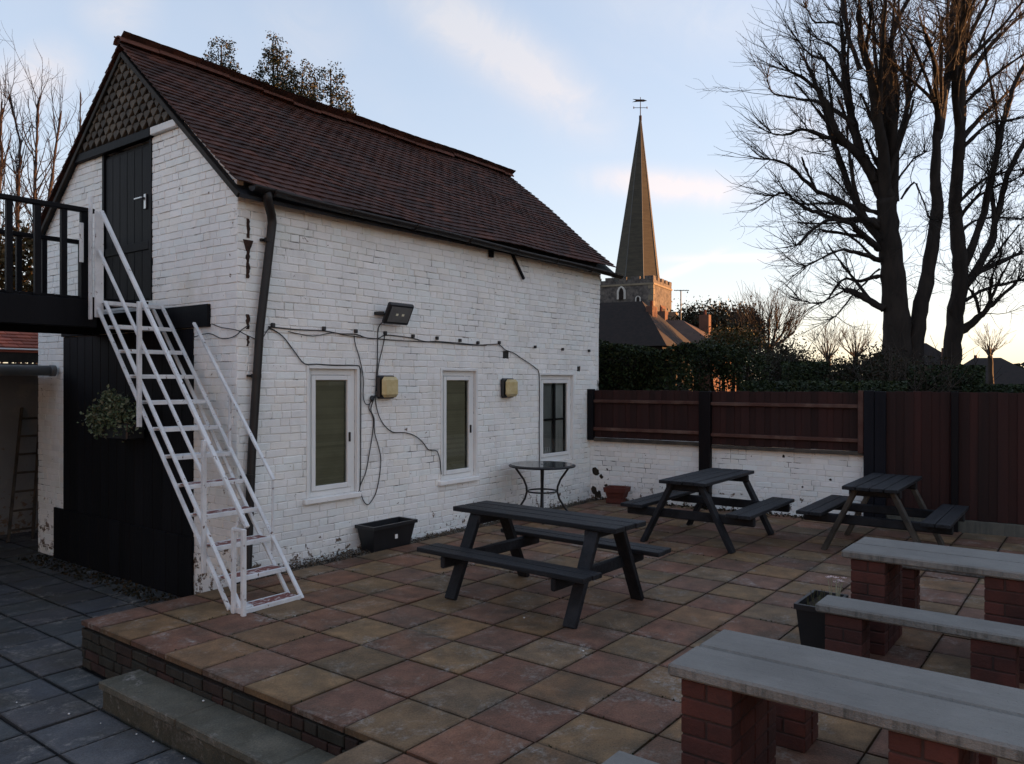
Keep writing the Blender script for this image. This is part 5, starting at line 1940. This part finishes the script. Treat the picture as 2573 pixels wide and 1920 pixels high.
# ================================================================== houses beyond the hedge
def block(name, label, px, d, e1, e2, L1, L2, hw, hr, inset, wall='house_brick', roofm='house_tile', cat='house', group='houses beyond the garden', chim=()):
    """hipped block: near corner at px (ground), e1 along the ridge"""
    p = at(px, 822, d)
    p.z = -.44
    o = thing(name, (p.x, p.y, -.44), label, cat, group)
    M = Matrix((e1, e2, Z)).transposed().to_4x4()
    M.translation = p
    MB().box(0, L1, 0, L2, 0, hw, 0, (1, 1, 1), M).build('wall', wall, o)
    e = .3
    V = [M @ Vector(v) for v in ((-e, -e, hw - .05), (L1 + e, -e, hw - .05), (L1 + e, L2 + e, hw - .05), (-e, L2 + e, hw - .05), (inset[0], L2 / 2, hr), (L1 - inset[1], L2 / 2, hr))]
    rf = MB().add(V, [(0, 1, 5, 4), (2, 3, 4, 5), (1, 2, 5), (3, 0, 4), (3, 2, 1, 0)]).build('roof', roofm, o)
    for (a, b, w1, w2, ztop) in chim:
        c_ = MB().box(a - w1, a + w1, b - w2, b + w2, hr - 2.2, ztop, 0, (1, 1, 1), M).build('chimney', 'house_brick', rf)
        for s in (0.0,):
            MB().lathe([(.10, 0), (.08, .30)], M @ Vector((a + s * w1 * 1.6, b, ztop)), 8).build('chimney_pot', 'terracotta', c_)
    return o


D1 = 38.0
zh = lambda y, d: zc(y, d) + .44
# local x runs to the left (eL), y away: near corner is the right one
block('house', 'dark hip-roofed house in front of the church tower', 1432, D1, eL, eR, 6.6, 6.0, zh(745, D1), zh(648, D1 + 3), (2.0, 2.2), 'house_dark', 'house_dark',
      chim=((1.35, 2.6, .17, .45, zh(650, D1)),))
D2 = 44.0
block('house', 'lower house with brown sunlit tiles below the church tower', 1540, D2, eL, eR, 4.4, 6.5, zh(745, D2), zh(688, D2 + 3), (2.6, .3),
      chim=((3.7, 2.5, .35, .35, zh(660, D2)), (1.5, 4.5, .3, .3, zh(672, D2 + 2))))
D3 = 40.0
block('house', 'dark gabled house half hidden behind the big tree trunks', 2162, D3, eL, eR, 6.8, 7.0, zh(842, D3), zh(738, D3 + 3.5), (3.3, 3.3), 'house_dark', 'house_dark', chim=((.8, 5.0, .3, .3, zh(772, D3)),))
block('house', 'dark roof and tall chimney at the far right edge', 2290, 36, eL, eR, 5.2, 7.0, zh(842, 36), zh(770, 39), (2.0, 2.0), 'house_dark', 'house_dark', chim=((4.5, 1.0, .22, .3, zh(745, 36)),))
ae = thing('television_aerial', at(1472, 690, 43), 'thin television aerial on a mast right of the church tower', 'aerial')
b = at(1472, 692, 43)
t_ = at(1472, 628, 43)
MB().tube([b, t_], .035, 5).build('mast', 'lead', ae)
MB().bar(t_ - rh * .38, t_ + rh * .45, .04, .04).build('boom', 'lead', ae)
for k in range(5):
    p = t_ + rh * (-.3 + .17 * k)
    MB().bar(p - fh * .3 - Z * .06, p + fh * .3 + Z * .06, .02, .02).build('element', 'lead', ae)

# far hedge line so the horizon is closed
tl = thing('far_hedgerow', at(1200, 830, 130), 'low dark line of far trees along the horizon', 'hedgerow')
P = []
for q in range(2600):
    a = rad(random.uniform(-5, 85))
    d = random.uniform(120, 150)
    P.append((CAM.x + d * math.cos(a), CAM.y + d * math.sin(a), random.uniform(-.4, 4.2 + 1.5 * math.sin(a * 40))))
P = np.array(P)
V, F, cl = leaves_arrays(P, .9, np.array([(.035, .035, .025)]) * rng.uniform(.6, 1.3, (len(P), 1)), 1.3)
tag(fast_mesh('foliage', V, F, cl, 'leaf', tl), kind='stuff')

# garden hedge beyond the walkway on the left
leafy('garden_hedge', 'brown beech hedge seen through the walkway railings', [ell(-60, 590, 17, 1.2, .8, .9), ell(20, 585, 17, 1.3, .8, .9), ell(110, 590, 17, 1.2, .8, .8)], 220, 24, .16, .04, [(.10, .055, .018), (.06, .045, .018), (.14, .075, .022)], 'hedge', trunk=.05)

# ================================================================== unseen buildings added outside the picture to block sun and sky
def shading_house(name, label, corner, e1, e2, L1, L2, hw, hr, wall='render_pale'):
    p = Vector(corner)
    o = thing(name, p, label, 'building')
    M = Matrix((Vector(e1), Vector(e2), Z)).transposed().to_4x4()
    M.translation = p
    MB().box(0, L1, 0, L2, 0, hw, 0, (1, 1, 1), M).build('wall', wall, o)
    V = [M @ Vector(v) for v in ((-.3, -.3, hw - .05), (L1 + .3, -.3, hw - .05), (L1 + .3, L2 + .3, hw - .05), (-.3, L2 + .3, hw - .05), (-.3, L2 / 2, hr), (L1 + .3, L2 / 2, hr))]
    MB().add(V, [(0, 1, 5, 4), (2, 3, 4, 5), (1, 2, 5), (3, 0, 4), (3, 2, 1, 0)]).build('roof', 'house_tile', o)
    n = int(L1 / 3)
    for i in range(n):
        for zz_ in (1.0, 3.7):
            w_ = MB().box(1 + i * 3, 2.1 + i * 3, -.04, .05, zz_, zz_ + 1.2, 0, (1, 1, 1), M).build('window', 'upvc', o)
            MB().box(1.08 + i * 3, 2.02 + i * 3, -.05, .0, zz_ + .08, zz_ + 1.12, 0, (1, 1, 1), M).build('pane', 'dull_glass', w_)


uh = Vector((SDIR.x, SDIR.y, 0)).normalized()
ph = Vector((-uh.y, uh.x, 0))
shading_house('sun_block_house', 'unseen terrace added on the right to keep low sun off the garden', uh * 24 + ph * -9 + Z * -.44, ph, uh, 23, 8, 6.6, 10.6, 'house_brick')  # added block that keeps the low sun off wall, patio and bare trees
shading_house('sky_block_house', 'unseen building added behind the viewer to block part of the sky', (-13.0, 8.0, -.44), (0, -1, 0), (-1, 0, 0), 20, 8, 4.6, 7.2)  # added block that cuts the skylight from behind the viewer

# ------------------------------------------------------------------ broken render at the left end of the low wall, leaf litter
for (u, z_, r_) in ((.10, .40, .10), (.20, .33, .06), (.07, .12, .11), (.28, .20, .05), (.36, .10, .06), (.16, .04, .10), (.30, .45, .03), (.44, .04, .05), (2.95, .80, .035), (3.55, .52, .03), (3.2, .40, .022)):
    n_ = 11
    r_ *= .75
    po = [(u + r_ * random.uniform(.45, 1.1) * math.cos(2 * math.pi * k / n_), max(.005, z_ + r_ * random.uniform(.45, 1.1) * math.sin(2 * math.pi * k / n_))) for k in range(n_)]
    MB().piece(po, BF, .001, .0035, .0005).build('bare_patch', 'soil', bw_)
n = 700
P = np.concatenate([np.stack([rng.uniform(.70, 1.0, n) , rng.uniform(3.0, 6.4, n), rng.uniform(-.346, -.335, n)], 1),
                    np.stack([7.25 + rng.uniform(0, .35, n), rng.uniform(-1.4, 2.2, n), rng.uniform(.0, .03, n)], 1)])
P[n:, 0] = 7.22 + (2.36 - P[n:, 1]) * .072 - np.abs(rng.normal(0, .07, n))
cc = np.array([(.05, .035, .02), (.03, .028, .018), (.07, .045, .025)])[rng.integers(0, 3, len(P))]
V, F, cl = leaves_arrays(P, .014, cc, 1.4)
tag(fast_mesh('leaf_litter', V, F, cl, 'leaf'), 'brown leaf litter gathered at the foot of the walls', 'leaves', kind='stuff')

# moss and weeds in the joints of the patio
n = 5200
gx = rng.integers(-1, 15, n) * .45
gy = rng.integers(-8, 5, n) * .45
along = rng.random(n) < .5
Px = np.where(along, gx + rng.uniform(0, .45, n), gx + rng.normal(0, .004, n))
Py = np.where(along, gy + rng.normal(0, .004, n), gy + rng.uniform(0, .45, n))
keep = (np.sin(Px * 2.3 + 1) * np.sin(Py * 1.9) + .35 * np.sin(Px * 7 + Py * 5)) > .25
keep &= (Px > -.44) & (Px < 7.1) & (Py < 2.05)
P = np.stack([Px, Py, rng.uniform(-.008, .004, n)], 1)[keep]
cc = np.array([(.045, .055, .020), (.030, .038, .016), (.06, .055, .025)])[rng.integers(0, 3, len(P))]
V, F, cl = leaves_arrays(P, .0055, cc, 1.3)
tag(fast_mesh('moss', V, F, cl, 'leaf'), 'moss growing in the joints of the patio slabs', 'moss', kind='stuff')
